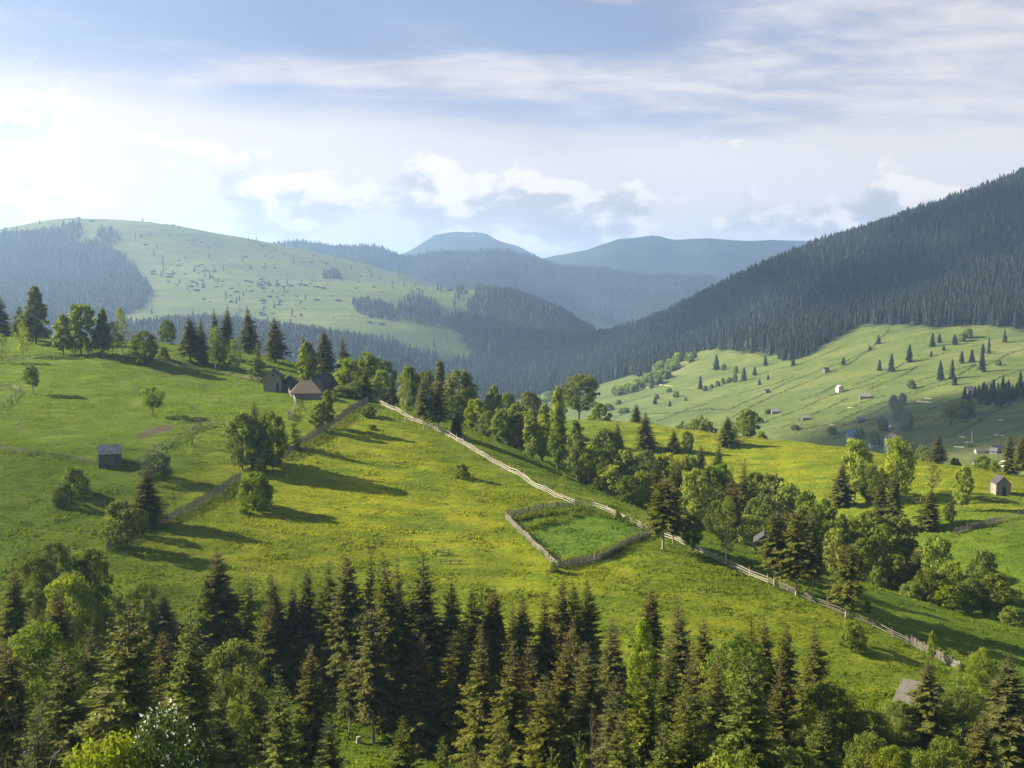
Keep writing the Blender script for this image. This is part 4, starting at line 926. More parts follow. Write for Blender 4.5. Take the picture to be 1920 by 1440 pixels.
 ('spg',1110,-130,1076,50,'dark clean-pointed spruce right of the paddock corner',G_FORE),
 ('sp',1153,-120,1150,76,'spruce with wide open branches left of the bright foreground tree',G_FORE),
 ('sp',1220,-128,1098,56,'spruce top rising behind the bright foreground tree',G_FORE),
 ('pop',1213,-118,1140,74,'bright yellow-green tree glowing in the foreground wood',G_FORE),
 ('sp',1281,-124,1118,76,'tall dark spruce right of the bright foreground tree',G_FORE),
 ('sp',1333,-122,1155,62,'dark spruce with a leaning tip at the wood edge',G_FORE),
 ('sp',1418,-120,1152,62,'brown-needled spruce behind the large green one',G_FORE),
 ('sp',1450,-122,1153,62,'blunt brownish spruce right of the brown-needled one',G_FORE),
 ('sp',1480,-121,1164,56,'dark spruce in the gap before the open-topped one',G_FORE),
 ('sp',1536,-116,1164,84,'open-topped dark spruce at the right end of the wood',G_FORE),
 ('dek',1568,-112,1265,60,'shadowed leafy tree under the open-topped spruce',G_FORE),
 # front row
 ('spg',215,-74,1112,215,'huge fresh green spruce filling the lower left foreground',G_FORE),
 ('spg',335,-88,1130,120,'grey-green spruce with a thin visible stem at the left',G_FORE),
 ('spg',112,-82,1205,150,'shaggy yellow-green spruce in front at the left',G_FORE),
 ('sp',10,-84,1195,110,'olive spruce at the lower left picture corner',G_FORE),
 ('flo',300,-62,1310,210,'dark shrub full of white flower heads at the picture bottom',None),
 ('bal',5,-55,1290,150,'bare twiggy branches reaching in at the left picture edge',None),
 ('dek',422,-104,1190,64,'small fresh tree lit between dark spruces at the left',G_FORE),
 ('dec',425,-96,1305,110,'low light green bushes at the edge of the small clearing',G_BOT),
 ('spb',500,-130,1120,60,'olive spruce left of the dark central group, half height',G_FORE),
 ('sp',560,-131,1130,84,'broad olive spruce in front of the central group, left',G_FORE),
 ('spt',655,1377,1232,52,'small thin spruce on a bare stem by the clearing',G_FORE),
 ('spt',701,1393,1136,90,'tall spruce with a pale bare stem standing in the clearing',G_FORE),
 ('spb',778,-119,1185,74,'rusty brown spruce in front of the central group',G_FORE),
 ('sp',855,-120,1180,78,'dark spruce half hidden left of the big middle one',G_FORE),
 ('sp',957,-104,1198,106,'large olive spruce with sweeping branches at the bottom middle',G_FORE),
 ('spb',998,-110,1188,70,'brown spruce with a pale lower stem at the bottom middle',G_FORE),
 ('sp',1052,-106,1186,96,'bushy spruce under the paddock corner, front row',G_FORE),
 ('sp',1107,-104,1196,86,'spruce with a bare lower stem right of the bushy front one',G_FORE),
 ('bal',1120,-92,1330,70,'grey leafless brush standing in front of the spruces',None),
 ('spg',1225,-88,1240,110,'upright pine-like spruce under the bright foreground tree',G_FORE),
 ('sp',1300,-96,1215,96,'dull spruce in front of the tall dark one at the right',G_FORE),
 ('spg',1410,-86,1222,150,'large fresh green spruce at the lower right',G_FORE),
 ('spg',1310,-72,1290,130,'loose green spruce at the bottom right, left of the large fresh one',G_FORE),
 ('dec',1520,-100,1332,56,'small bright round tree beside the lower right clearing',G_FORE),
 # trees filling the wood between the rows
 ('sp',585,-100,1205,66,'olive spruce low in front of the broad brownish one',G_FORE),
 ('spg',468,-100,1238,70,'green spruce low between two dark ones left of the clearing',G_FORE),
 ('sp',905,-112,1160,72,'olive spruce filling the gap right of the big middle one',G_FORE),
 ('spb',1075,-118,1150,60,'brownish spruce between the slim ones below the paddock corner',G_FORE),
 ('sp',1150,-98,1262,84,'dull green spruce low in front of the open-branched one',G_FORE),
 ('spg',1262,-104,1198,70,'green spruce just right of the bright foreground tree',G_FORE),
 ('sp',1365,-104,1212,80,'olive spruce filling the dip left of the brown-needled one',G_FORE),
 ('dec',1395,-112,1178,56,'small leafy crown between the dull spruces at the right',G_FORE),
 ('sp',1475,-100,1226,80,'olive spruce right of the large fresh green one',G_FORE),
 ('spg',1560,-94,1330,84,'green young spruce beside the small bright round tree',G_FORE),
 ('sp',1012,-92,1262,84,'low olive spruce right of the large sweeping one',G_FORE),
 ('dec',1500,-88,1388,70,'leafy undergrowth at the bottom below the small bright round tree',G_BOT),
 ('bus',1385,-70,1400,110,'undergrowth at the foot of the large fresh green spruce',G_BOT),
 ('spg',1255,-72,1352,80,'young green spruce at the bottom edge, left of the loose one',G_BOT),
 ('sp',150,-104,1168,80,'olive spruce between the light round tree and the brown bushy top',G_FORE),
 ('sp',300,-104,1178,76,'dull spruce behind the flowering shrub',G_FORE),
 ('spg',398,-92,1262,74,'narrow green spruce right of the flowering shrub',G_FORE),
 ('bus',690,-80,1415,90,'low leafy bush at the bottom edge under the clearing',G_BOT),
 ('spg',880,-82,1392,64,'little spruce at the bottom edge, left of the dark young one',G_BOT),
 # bottom row
 ('spg',518,-76,1262,110,'young blue-green pine with upright shoots at the bottom',G_BOT),
 ('spg',620,-84,1338,76,'short young spruce right of the upright-shoot pine',G_BOT),
 ('spg',755,-92,1338,100,'dense young spruce in front of the clearing',G_BOT),
 ('spg',826,-86,1378,50,'little spruce top at the bottom edge right of the clearing',G_BOT),
 ('spg',935,-80,1340,100,'dark young spruce at the bottom edge in the middle',G_BOT),
 ('pin',1030,-72,1388,76,'tip of a young pine at the bottom edge, middle right',G_BOT),
 ('pin',1100,-74,1372,60,'shooting young pine by the grey leafless brush',G_BOT),
 ('spg',1185,-78,1320,86,'olive young spruce at the bottom right of the middle',G_BOT),
 ('bus',175,-60,1370,120,'leafy undergrowth beneath the huge green spruce',G_BOT),
 ('spg',60,-66,1300,140,'bushy young spruce at the lower left corner',G_BOT),
 # lower right
 ('sp',1760,-122,1226,70,'tall dark spruce beside the ruined roof',G_FORE),
 ('dec',1650,-112,1325,120,'rounded green tree in front of the ruined roof',G_FORE),
 ('dec',1700,-122,1308,70,'leafy bush growing up against the sunken grey roof',G_FORE),
 ('bus',1645,-104,1370,110,'sunlit leafy bush at the lower right clearing edge',G_BOT),
 ('dec',1690,-96,1388,90,'bright bush under the rounded tree at the lower right',G_BOT),
 ('dek',1825,-124,1285,120,'wide dull green tree at the right of the tall dark spruce',G_FORE),
 ('dec',1860,-134,1208,52,'leafy young tree below the end of the lower fence',G_FORE),
 ('bir',1812,-136,1242,36,'small airy birch near the end of the lower fence',G_FORE),
 ('bri',1748,1238,1180,20,'thin bright sapling at the lower fence',None),
 ('sp',1914,-112,1222,90,'brown-topped spruce cut by the right picture edge',G_FORE),
 ('sp',1860,-98,1330,100,'olive spruce at the lower right corner',G_FORE),
 ('dek',1795,-92,1372,90,'dull bush at the bottom edge beside the corner spruce',G_BOT),
]
for a in PL: plant(*a)
# ---------------------------------------------------------------- trees on the far right-hand fields
far_con = []
for i in range(4):
    V0, F0 = lo_conifer(np.random.default_rng(900 + i), 9, 14); far_con.append(mesh_np('field_spruce', V0, F0, M_forest, {'tint': np.full(len(V0), 0.3 + 0.15 * i), 'brown': np.zeros(len(V0))}))
far_rnd = []
for i in range(4):
    V0, F0 = lo_round(np.random.default_rng(920 + i), 420, 0.17); r_ = np.random.default_rng(930 + i); V0 = np.concatenate([V0 * [0.72, 0.72, 0.95], V0 * [0.55, 0.55, 0.66] + [0.42 * r_.choice([-1, 1]), 0.1, 0], V0 * [0.45, 0.5, 0.52] + [0.1, -0.4, 0], V0 * [0.4, 0.4, 0.8] + [0.3 * r_.choice([-1, 1]), 0.2, 0.08]]); F0 = np.concatenate([F0 + k_ * 1680 for k_ in range(4)])
    far_rnd.append(mesh_np('field_tree', V0, F0, M_leaf_dark if i % 2 else M_leaf, {'tint': np.random.default_rng(i).random(len(V0)), 'brown': np.zeros(len(V0))}))
GS = 'spruces dotted over the far fields'; GB = 'bushes and round trees on the far fields'
FS = [  # spruces: column, foot, top, width
 (1343,694,663,17,'spruce in the far left field corner under the slope wood'),(1313,730,703,14,'small dark spruce left of a bush row on the far field'),
 (1395,714,687,16,'spruce at the right end of the bush row on the far field'),(1415,704,686,13,'shorter spruce just right of the bush row end'),
 (1435,686,665,12,'thin spruce below the left tongue of the slope wood'),(1470,676,655,15,'spruce under the left tongue of the slope wood'),
 (1487,686,667,13,'small spruce right under the left tongue of the slope wood'),(1647,645,627,14,'small spruce high on the green field, below the wood'),
 (1631,657,646,9,'tiny spruce on the diagonal hedge below the wood'),(1581,684,669,14,'little dark spruce on the diagonal hedge, midway'),
 (1649,695,673,14,'slim spruce at the left of the three in mid field'),(1671,697,661,17,'taller spruce in the middle of the three in mid field'),
 (1705,679,644,18,'dark spruce at the right of the three in mid field'),(1748,650,622,16,'spruce near the top of the green field, left of a pair'),
 (1761,643,624,13,'spruce near the top of the green field, right of a pair'),(1790,646,625,17,'bushy spruce near the top right of the field'),
 (1746,669,656,8,'tiny spruce between hedge lines near the field top'),(1770,657,647,10,'tiny dark spruce above a hedge line near the field top'),
 (1803,681,657,15,'spruce at the left of a trio in the upper right field'),(1822,679,654,15,'spruce in the middle of a trio in the upper right field'),
 (1841,697,652,19,'tallest spruce of the upper right field'),(1843,662,643,13,'spruce top right above the tallest field spruce'),
 (1854,664,630,10,'thin spruce with a long bare stem in the upper right field'),(1884,642,617,12,'spruce close to the right end of the slope wood'),
 (1763,713,674,18,'broad spruce at a hedge line, left of a pair at mid right'),(1785,711,671,16,'slim spruce at a hedge line, right of a pair at mid right'),
 (1790,722,700,15,'low dark spruce at the foot of the mid right pair'),(1913,723,694,14,'greenish spruce at the right picture edge above the grove'),
 (1228,758,742,12,'small dark cone-shaped tree low on the left field'),(1256,762,750,10,'round-topped dark spruce low on the left field'),
 (1222,728,703,14,'spruce left of the sunlit left field, by the wood'),(1199,706,680,17,'dark spruce at the wood edge above the left field'),
 (1173,704,680,14,'dark spruce at the far left end of the left field'),(1245,690,668,15,'spruce before the wood, above a bushy bank'),
 (1440,712,700,8,'tiny spruce right of the bush row on the far field'),(1424,722,709,9,'tiny spruce below the bush row on the far field')]
for i, (a, b, c, d, lb) in enumerate(FS):
    P = hit(a, b, True); Hh = ray(a, c)[2] * P[1] - P[2]; W = d / FPX * P[1] * 0.5
    o = link('spruce_tree', far_con[i % 4], None, (P[0], P[1], P[2] - 0.3), i * 1.3, (W, W, Hh)); tag(o, lb, 'spruce', GS)
# the dark grove and its house
for i in range(24):
    a = [1835,1842,1850,1857,1864,1871,1878,1885,1892,1898,1845,1862,1880,1890,1905,1912,1918,1852,1870,1809,1828,1818,1838,1875][i]
    b = [748,752,750,755,752,757,752,758,754,752,742,745,744,748,748,742,745,760,762,748,746,752,758,764][i]; h = [30,38,34,42,36,44,40,46,42,34,30,38,44,40,34,38,32,32,34,26,24,22,26,34][i]
    P = hit(a, b, True); Hh = (h * 0.95) / FPX * P[1]; W = 15 / FPX * P[1] * 0.5
    o = link('spruce_tree', far_con[i % 4], None, (P[0], P[1], P[2] - 0.3), i * 1.3, (W, W, Hh)); tag(o, 'tall dark spruce crowded in the grove at the right picture edge', 'spruce', 'spruces of the dark grove on the far fields')
FB = [(1268,690,676,'bush'),]
BR = [  # round trees and bushes: column, foot, height, width, label
 (1268,745,14,16,'round bush beside a hut on the left field'),(1322,733,12,14,'bushy shrub at the left end of the bush row'),(1334,728,10,12,'shrub second from the left in the bush row'),
 (1345,724,12,12,'shrub in the left half of the bush row'),(1355,720,14,12,'shrub in the middle of the bush row'),(1367,717,12,13,'shrub in the right half of the bush row'),(1378,717,20,14,'leafy tree in the right half of the bush row'),
 (1380,700,16,12,'leafy tree above the bush row'),(1357,694,14,14,'shrub above the left part of the bush row'),(1708,729,20,22,'dark round bush on a hedge line in mid field'),
 (1870,685,14,18,'pale bush near the hedge at the far right'),(1805,640,18,20,'pale round tree at the wood edge, right'),(1815,634,22,24,'larger pale round tree at the wood edge, right'),
 (1685,790,36,26,'dark round tree above the red-roofed house'),(1700,808,44,34,'big dark tree above the red-roofed house'),(1655,808,30,24,'dark tree left of the red-roofed house'),
 (1675,770,34,26,'hazy tree standing in the chimney smoke'),(1692,760,26,22,'hazy tree top above the chimney smoke'),(1795,782,36,60,'broad dull grove patch left of the dark grove'),
 (1815,775,26,40,'dull low tree beside the broad grove patch'),(1612,822,22,26,'dark bush behind the sunny ridge, left of the tall pale trees'),(1560,815,18,22,'dark bush low on the field behind the sunny ridge'),
 (1640,835,30,26,'dark tree just behind the sunny ridge near the red-roofed house'),(1730,870,40,40,'dark tree behind the largest yellow-green ridge tree'),(1710,858,34,30,'dark tree at the left foot of the village'),
 (1440,776,12,14,'bush left of a small grey hut on the low field'),(1427,793,12,16,'bush at the hedge end above the sunny ridge'),(1490,806,12,22,'bush on the low field edge'),(1760,850,14,18,'bush at the edge of the village'),
 (1820,838,10,14,'bush above the village road'),(1783,795,10,9,'lone bush at a hedge below the grove'),(1812,792,11,9,'second lone bush at a hedge below the grove'),(1170,775,14,30,'dark shrubs at the foot of the left field'),
 (1140,770,16,26,'dark shrubs beside the big oak at the valley bottom'),(1285,752,10,10,'small dark bush low on the left field'),(1160,758,10,16,'bush on the lowest left field hedge'),(1255,735,10,14,'shrub beside the pale hay strip'),
 (1030,745,14,22,'leafy tree in the small glade beside the slope wood'),(1060,738,14,20,'leafy tree on the bank below the slope wood'),(985,752,16,24,'leafy tree at the valley gap')]
for i, (a, b, h, wd, lb) in enumerate(BR):
    P = hit(a, b, True); s = P[1] / FPX; o = link('round_tree' if h > 14 else 'bush', far_rnd[i % 4], None, (P[0], P[1], P[2] - 0.4), i * 2.1, (wd * s * .5, wd * s * .5, h * s)); tag(o, lb, 'tree' if h > 14 else 'bush', GB)
# leafy bank between the wood and the left field (one strip of thicket)
r = np.random.default_rng(8); bank = []
for (a, b) in [(1165,742),(1180,732),(1195,725),(1210,718),(1225,712),(1235,702),(1250,695),(1262,687),(1275,680),(1290,673),(1240,712),(1228,722),(1050,752),(1035,758),(1000,762),(1020,765),(975,768),(1075,745),(1265,696)]:
    for k in range(3): bank.append(hit(a + r.normal(0, 4), b + r.normal(0, 2.5), True))
bank = np.array(bank); bh = r.uniform(7, 11, len(bank)); wood('bank_thicket', bank, bh, bh * 0.62, [lo_round(r, 90) for _ in range(3)], r.random(len(bank)), np.zeros(len(bank)), 'leafy light thicket along the foot of the slope wood', M_leaf)

# ---------------------------------------------------------------- overgrown hedge lines across the fields
M_hedge = foliage_mat('hedge_leaves', (0.012, 0.024, 0.007), (0.034, 0.058, 0.014), trans=0.1)
LINES = [
 [(1195,778),(1260,775),(1330,768),(1365,770),(1410,750),(1440,735),(1480,716),(1520,702),(1545,692),(1590,676),(1630,657),(1668,618)],
 [(1370,785),(1410,762),(1450,743),(1500,722),(1540,706),(1580,690),(1620,664),(1640,652)],
 [(1430,792),(1475,778),(1500,769),(1540,749),(1572,737)],
 [(1597,725),(1640,708),(1670,696),(1698,680),(1740,672),(1780,660)],
 [(1465,803),(1495,790),(1520,779),(1550,767),(1590,748)],
 [(1490,812),(1530,800),(1560,797),(1600,778),(1620,770),(1650,758),(1700,740),(1738,724),(1790,708),(1830,685)],
 [(1625,734),(1660,718),(1690,706),(1720,688)],
 [(1540,812),(1590,795),(1640,775),(1690,750),(1730,733),(1785,718)],
 [(1560,826),(1600,806),(1630,798),(1655,786)],
 [(1700,795),(1740,785),(1775,777),(1810,768)],
 [(1730,835),(1790,815),(1830,795),(1860,775),(1900,760)],
 [(1730,850),(1800,835),(1850,828),(1920,800)],
 [(1740,770),(1780,755),(1810,748)],
 [(1830,695),(1870,676),(1890,665),(1925,655)],
 [(1150,760),(1190,751),(1230,740),(1300,731)],
 [(1215,798),(1260,780),(1300,765),(1330,757)],
 [(1700,722),(1740,710),(1790,695),(1830,684)],
 [(1780,800),(1830,780),(1870,766)],
 [(1850,850),(1890,838),(1925,825)],
 [(1430,700),(1470,690),(1500,683)],
 [(1150,784),(1185,772),(1215,766)],
 [(1340,748),(1400,735),(1450,722),(1490,706)],
 [(1500,752),(1540,738),(1570,722)],
 [(1560,742),(1600,730),(1650,716)],
 [(1480,690),(1530,672),(1580,650)],
 [(1850,722),(1880,706),(1920,694)],
 [(1750,790),(1800,772),(1840,764)],
 [(1570,778),(1610,758),(1660,742)],
]
hl = ['longest dark hedge line climbing from the valley to the wood','hedge line running close beside the longest one','short hedge line ending at the pale hut','hedge line from the pale hut up to the three field spruces','hedge line just below the pale hut',
 'long hedge line from the ridge trees to the mid right spruces','short hedge line between two huts and the field spruces','hedge line passing above the chimney smoke','short hedge line left of the red-roofed house','hedge line below the broad grove patch',
 'hedge line rising from the village to the grove','lowest hedge line above the village road','short hedge line left of the dark grove','hedge line at the upper right picture edge','hedge line on the sunlit left field','hedge line near the foot of the left field',
 'hedge line between the mid field bush and tallest field spruce','hedge line below the dark grove','hedge line at the right edge above the village','short hedge line under the left tongue of the wood','lowest hedge line of the left field','thin terrace line across the left half of the field','short terrace line left of the pale hut','terrace line just right of the long grey hut','faint terrace line high on the field left of the tiny spruces','terrace line above the dark grove','terrace line left of the two lone bushes','terrace line above the hut with upright posts']
for li, L in enumerate(LINES):
    P = np.array([hit(a, b, True) for a, b in L]); V = []; T = []; r = np.random.default_rng(li)
    seg = np.hypot(*np.diff(P[:, :2], axis=0).T); cum_ = np.concatenate([[0], np.cumsum(seg)]); tot = cum_[-1]; n = int(tot * 5.5)
    s = r.random(n) * tot; x = np.interp(s, cum_, P[:, 0]) + r.normal(0, 0.55, n); y = np.interp(s, cum_, P[:, 1]) + r.normal(0, 0.9, n); z = zH(x, y)
    hh = (0.8 + 1.0 * np.clip(fbm(s / 7, s * 0, 4, 3) + 0.35, 0, 1) * (r.random(n) < 0.9)); c = np.column_stack([x, y, z + hh * r.random(n)])
    nr = unit(r.normal(0, 1, (n, 3)) + np.array([-0.2, -0.3, 0.6])); a1 = unit(np.cross(nr, r.normal(0, 1, (n, 3)))); a2 = np.cross(nr, a1); sz = r.uniform(0.35, 0.8, n)
    V = diamonds(c - a1 * (sz * .5)[:, None], a1, sz, a2 * (sz * .4)[:, None])[0]
    tag(link('hedge', mesh_np('hedge', V, np.arange(len(V)).reshape(-1, 4), M_hedge, {'tint': np.repeat(r.random(n), 4), 'brown': np.zeros(4 * n)})), hl[li], 'hedge', 'hedge lines dividing the far fields')
# ---------------------------------------------------------------- grass tufts over the near meadows
mt_, t = newmat('grass_blades')
A = lambda k: t.new('ShaderNodeAttribute', attribute_name=k).outputs['Fac']
c = t.mix(A('yel'), t.mix(A('tint'), (0.095, 0.145, 0.012), (0.155, 0.205, 0.020)), t.mix(A('tint'), (0.175, 0.220, 0.012), (0.310, 0.310, 0.018)))
c = t.mix(A('enc'), c, t.mix(A('tint'), (0.070, 0.145, 0.016), (0.120, 0.215, 0.028)))
d = t.new('ShaderNodeBsdfPrincipled', inp={'Base Color': c, 'Roughness': 0.8, 'Specular IOR Level': 0.04}); tr = t.new('ShaderNodeBsdfTranslucent', inp={'Color': t.mix(1.0, c, (1.3, 1.3, 0.6), 'MULTIPLY')})
mx = t.new('ShaderNodeMixShader', inp={0: 0.5, 1: d.outputs[0], 2: tr.outputs[0]}); o = t.new('ShaderNodeOutputMaterial'); t.l.new(mx.outputs[0], o.inputs['Surface'])
r = np.random.default_rng(42); n = 460000
y = 105 + 265 * r.random(n) ** 1.25; x = (r.random(n) * 2 - 1) * y * 0.49
k = 0.5 + 1.6 * fbm(x / 5, y / 3, 81, 3) + 0.9 * fbm(x / 20, y / 14, 84, 2) > r.random(n) * 0.9; x, y = x[k], y[k]; z = zN(x, y); n = len(x); C = np.column_stack([x, y, z])
a = near_attr(C); k = a['soil'] < 0.4; C = C[k]; a = {q: v_[k] for q, v_ in a.items()}; n = len(C)
clump = np.clip(0.45 + 1.6 * fbm(C[:, 0] / 3.2, C[:, 1] / 1.8, 83, 2), 0.1, 1.0)
Vs = []; T = []; Y = []; E = []
for j in range(3):
    off = np.column_stack([r.normal(0, 0.16, n), r.normal(0, 0.16, n), np.zeros(n)]); dd = unit(np.column_stack([r.normal(0.15, 0.5, n), r.normal(0, 0.5, n), np.full(n, 0.9)]))
    l = (0.10 + 0.20 * r.random(n)) * (0.5 + 0.8 * clump); an = r.random(n) * 6.28; wv = np.column_stack([np.cos(an), np.sin(an), np.zeros(n)]) * (l * 0.40)[:, None]
    Vs.append(diamonds(C + off, dd, l, wv)[0]); T.append(np.repeat(np.clip(clump * 0.6 + r.normal(0.1, 0.22, n), 0, 1), 4)); Y.append(np.repeat(np.clip(a['yel'] * (0.4 + r.random(n) * 0.8), 0, 1), 4)); E.append(np.repeat(a['enc'], 4))
V = np.concatenate(Vs); tag(link('grass', mesh_np('grass', V, np.arange(len(V)).reshape(-1, 4), mt_, {'tint': np.concatenate(T), 'yel': np.concatenate(Y), 'enc': np.concatenate(E)})), 'tufted spring grass with yellow flowers on the near meadows', 'grass', kind='stuff')

# ---------------------------------------------------------------- fences
W_pale = wood_mat('sun_bleached_rails', (0.20, 0.18, 0.135), (0.46, 0.42, 0.33), ax=0)
W_grey = wood_mat('grey_weathered_palings', (0.10, 0.088, 0.068), (0.27, 0.245, 0.195))
W_old = wood_mat('old_dark_rails', (0.085, 0.075, 0.058), (0.24, 0.21, 0.16), ax=0)
def fence(pts, kind, label, h=1.35, mat=None, group=None, seed=1, space=3.0, mixed=None):
    r = np.random.default_rng(seed); P = np.array([hit(a, b)[:2] for a, b in pts]); seg = np.hypot(*np.diff(P, axis=0).T); cu = np.concatenate([[0], np.cumsum(seg)]); tot = cu[-1]
    # round the corners slightly and let the line wander
    fx = lambda s: (np.interp(s, cu, P[:, 0]) + 0.15 * fbm(np.asarray(s) / 6, np.asarray(s) * 0, seed, 2), np.interp(s, cu, P[:, 1]) + 0.2 * fbm(np.asarray(s) / 6, np.asarray(s) * 0, seed + 5, 2))
    z = lambda x, y: zN(np.atleast_1d(x), np.atleast_1d(y)); mat = mat or W_grey
    x0, y0 = fx(0.0); O = np.array([float(x0), float(y0), float(z(x0, y0)[0])]); root = tag(empty('fence', O), label, 'fence', group)
    npost = min(98, max(2, int(tot / space) + 1)); sp = np.linspace(0, tot, npost); X, Y_ = fx(sp); Z = z(X, Y_); pp = np.column_stack([X, Y_, Z])
    pm = [MB().tube([(0, 0, -0.4), (0.02, 0.01, h * 0.5), (0.0, 0.03, h + 0.12)], [0.075, 0.07, 0.055], 6).arrays() for _ in range(1)]
    pme = mesh_np('fence_post', pm[0][0], pm[0][1], mat)
    for i in range(npost):
        q = pp[i] - O; o = link('post', pme, root, tuple(q), r.random() * 6, (1, 1, 0.85 + 0.35 * r.random())); o.rotation_euler = (r.normal(0, 0.05), r.normal(0, 0.05), r.random() * 6)
    rails = MB(); pal = MB()
    if kind in ('rail', 'split', 'paling', 'mixed'):
        hs = {'rail': (0.32, 0.66, 1.0), 'split': (0.35, 0.75, 1.1), 'paling': (0.40, 1.0), 'mixed': (0.35, 0.7, 1.0)}[kind]; wd = {'rail': 0.13, 'split': 0.09, 'paling': 0.07, 'mixed': 0.09}[kind]
        for i in range(npost - 1):
            
            for hh in hs:
                dz = r.normal(0, 0.05, 2) if kind != 'split' else r.normal(0, 0.12, 2); hh2 = hh * h / 1.35
                rails.beam(pp[i] - O + [0, -0.09, hh2 + dz[0]], pp[i + 1] - O + [0, -0.09, hh2 + dz[1]], 0.045, wd * (0.8 + 0.4 * r.random()))
    if kind in ('paling', 'mixed'):
        s = np.arange(0.05, tot, 0.20); s = s[r.random(len(s)) > 0.04]
        if kind == 'mixed': s = s[(np.sin(s / 9.0 + seed) > 0.1)]
        X, Y_ = fx(s); X2, Y2 = fx(s + 0.1); Z = z(X, Y_)
        for i in range(len(s)):
            d = np.array([X2[i] - X[i], Y2[i] - Y_[i]]); d /= np.hypot(*d) + 1e-9; th = math.atan2(d[1], d[0]); hh = h * (0.86 + 0.28 * r.random())
            M = Matrix.Translation(Vector((X[i] - O[0] + 0.05 * d[1], Y_[i] - O[1] - 0.05 * d[0], Z[i] - O[2]))) @ Matrix.Rotation(th, 4, 'Z') @ Matrix.Rotation(r.normal(0, 0.05), 4, 'Y')
            pal.box(-0.055, 0.055, -0.014, 0.014, -0.05, hh, M)
    if rails.V: rails.build('rails', mat, root)
    if pal.V: pal.build('palings', W_grey if mat is W_grey else mat, root)
    return root
fence([(690,752),(703,754),(725,765),(750,776),(770,789),(800,800),(826,812),(850,824),(880,842),(905,857),(930,872),(960,888),(990,905),(1020,922),(1050,938),(1078,949)], 'rail', 'pale sunlit board fence running downhill from the farmstead to the paddock', mat=W_pale, seed=2, h=1.4)
fence([(1080,949),(1110,951),(1140,962),(1170,975),(1200,990),(1240,1006),(1280,1022),(1320,1040),(1360,1060),(1400,1078),(1440,1095)], 'rail', 'weathered board fence passing behind the paddock and the birch', mat=W_pale, seed=3, h=1.25)
fence([(1440,1095),(1470,1106),(1500,1120),(1530,1132),(1560,1146),(1590,1158),(1620,1168),(1650,1184),(1680,1198),(1710,1211),(1740,1226),(1770,1242),(1800,1258)], 'mixed', 'rickety split-rail and paling fence descending past the four spruces', mat=W_grey, seed=4, h=1.25)
fence([(1078,952),(1040,952),(1000,960),(970,967),(948,972),(960,985),(985,1008),(1015,1036),(1045,1064)], 'paling', 'picket fence around the left side of the green paddock', seed=5, h=1.1)
fence([(1045,1064),(1090,1059),(1125,1050),(1150,1038),(1175,1022),(1200,1010),(1235,1001)], 'paling', 'curved picket fence along the lower right side of the green paddock', seed=6, h=1.15)
fence([(200,1035),(240,1012),(262,1000),(300,985),(340,965),(380,942),(420,918),(452,898)], 'paling', 'long picket fence across the left meadow below the big clump', seed=7, h=1.35)
fence([(530,862),(560,838),(590,820),(620,800),(640,785),(660,770),(690,757)], 'paling', 'picket fence climbing from the big clump to the farmstead corner', seed=8, h=1.5)
fence([(541,735),(550,748),(557,758),(548,775),(540,790)], 'mixed', 'short crooked fence dropping down from the farmhouse', mat=W_pale, seed=9, h=1.3)
fence([(0,843),(40,850),(80,855),(120,862),(150,866),(184,872)], 'split', 'low split-rail fence leading from the left edge to the small grey shed', mat=W_old, seed=10, h=1.0)
fence([(229,872),(262,868),(300,840),(330,825),(360,810),(388,796),(422,800)], 'split', 'rail fence running from the small shed up past the bare tree', mat=W_old, seed=11, h=1.0)
fence([(0,679),(30,675),(62,672),(100,668),(140,665),(200,664),(260,672),(310,682),(360,694),(410,702),(450,708),(490,716)], 'split', 'rail fence under the crest trees of the left hill', mat=W_old, seed=12, h=1.2, space=3.6)
fence([(0,732),(20,728),(38,733),(30,745),(14,757),(0,766)], 'split', 'fence loop at the left picture edge in the upper meadow', mat=W_old, seed=13, h=1.2)
fence([(1790,1001),(1820,992),(1850,985),(1880,976),(1920,965),(1950,958)], 'mixed', 'dark fence across the sunny meadow at the right picture edge', mat=W_old, seed=14, h=1.3)
fence([(1366,842),(1376,838),(1388,826),(1398,818)], 'mixed', 'short fence beside the broad spruce on the meadow ridge', mat=W_old, seed=15, h=1.3)
fence([(1692,936),(1702,938),(1726,944)], 'split', 'short broken rail fence on the ridge between the spruces', mat=W_pale, seed=16, h=1.0, space=2.5)
# weeds along the inner foot of the paddock fence
r = np.random.default_rng(66); cc = []
for (a, b, c_, d_, k_) in [(962,975,1096,953,300),(985,995,1100,962,120),(1056,1056,1150,1034,200),(1120,1045,1165,1028,160),(960,984,1040,1052,110),(1150,1030,1228,1002,90),(1110,958,1190,988,70)]:
    A_, B_ = hit(a, b), hit(c_, d_)
    for s_ in r.random(k_) * 0.96 + 0.02: cc.append(A_ + (B_ - A_) * s_ + [r.normal(0, 0.45), r.normal(0, 0.6), 0])
cc = np.array(cc); cc = cc[soft_poly(cc[:, 0], cc[:, 1], [tuple(p) for p in ENC], 0.6) > 0.7]; m_ = 26; cc = np.repeat(cc, m_, 0); n_ = len(cc); hh_ = np.repeat(r.uniform(0.25, 0.85, n_ // m_), m_); cc[:, 2] = zN(cc[:, 0], cc[:, 1])
cc += np.column_stack([r.normal(0, 0.28, n_), r.normal(0, 0.28, n_), hh_ * r.random(n_)]); nr = unit(r.normal(0, 1, (n_, 3)) + [0, 0, 0.6]); a1 = unit(np.cross(nr, r.normal(0, 1, (n_, 3)))); a2 = np.cross(nr, a1); sz = r.uniform(0.12, 0.26, n_)
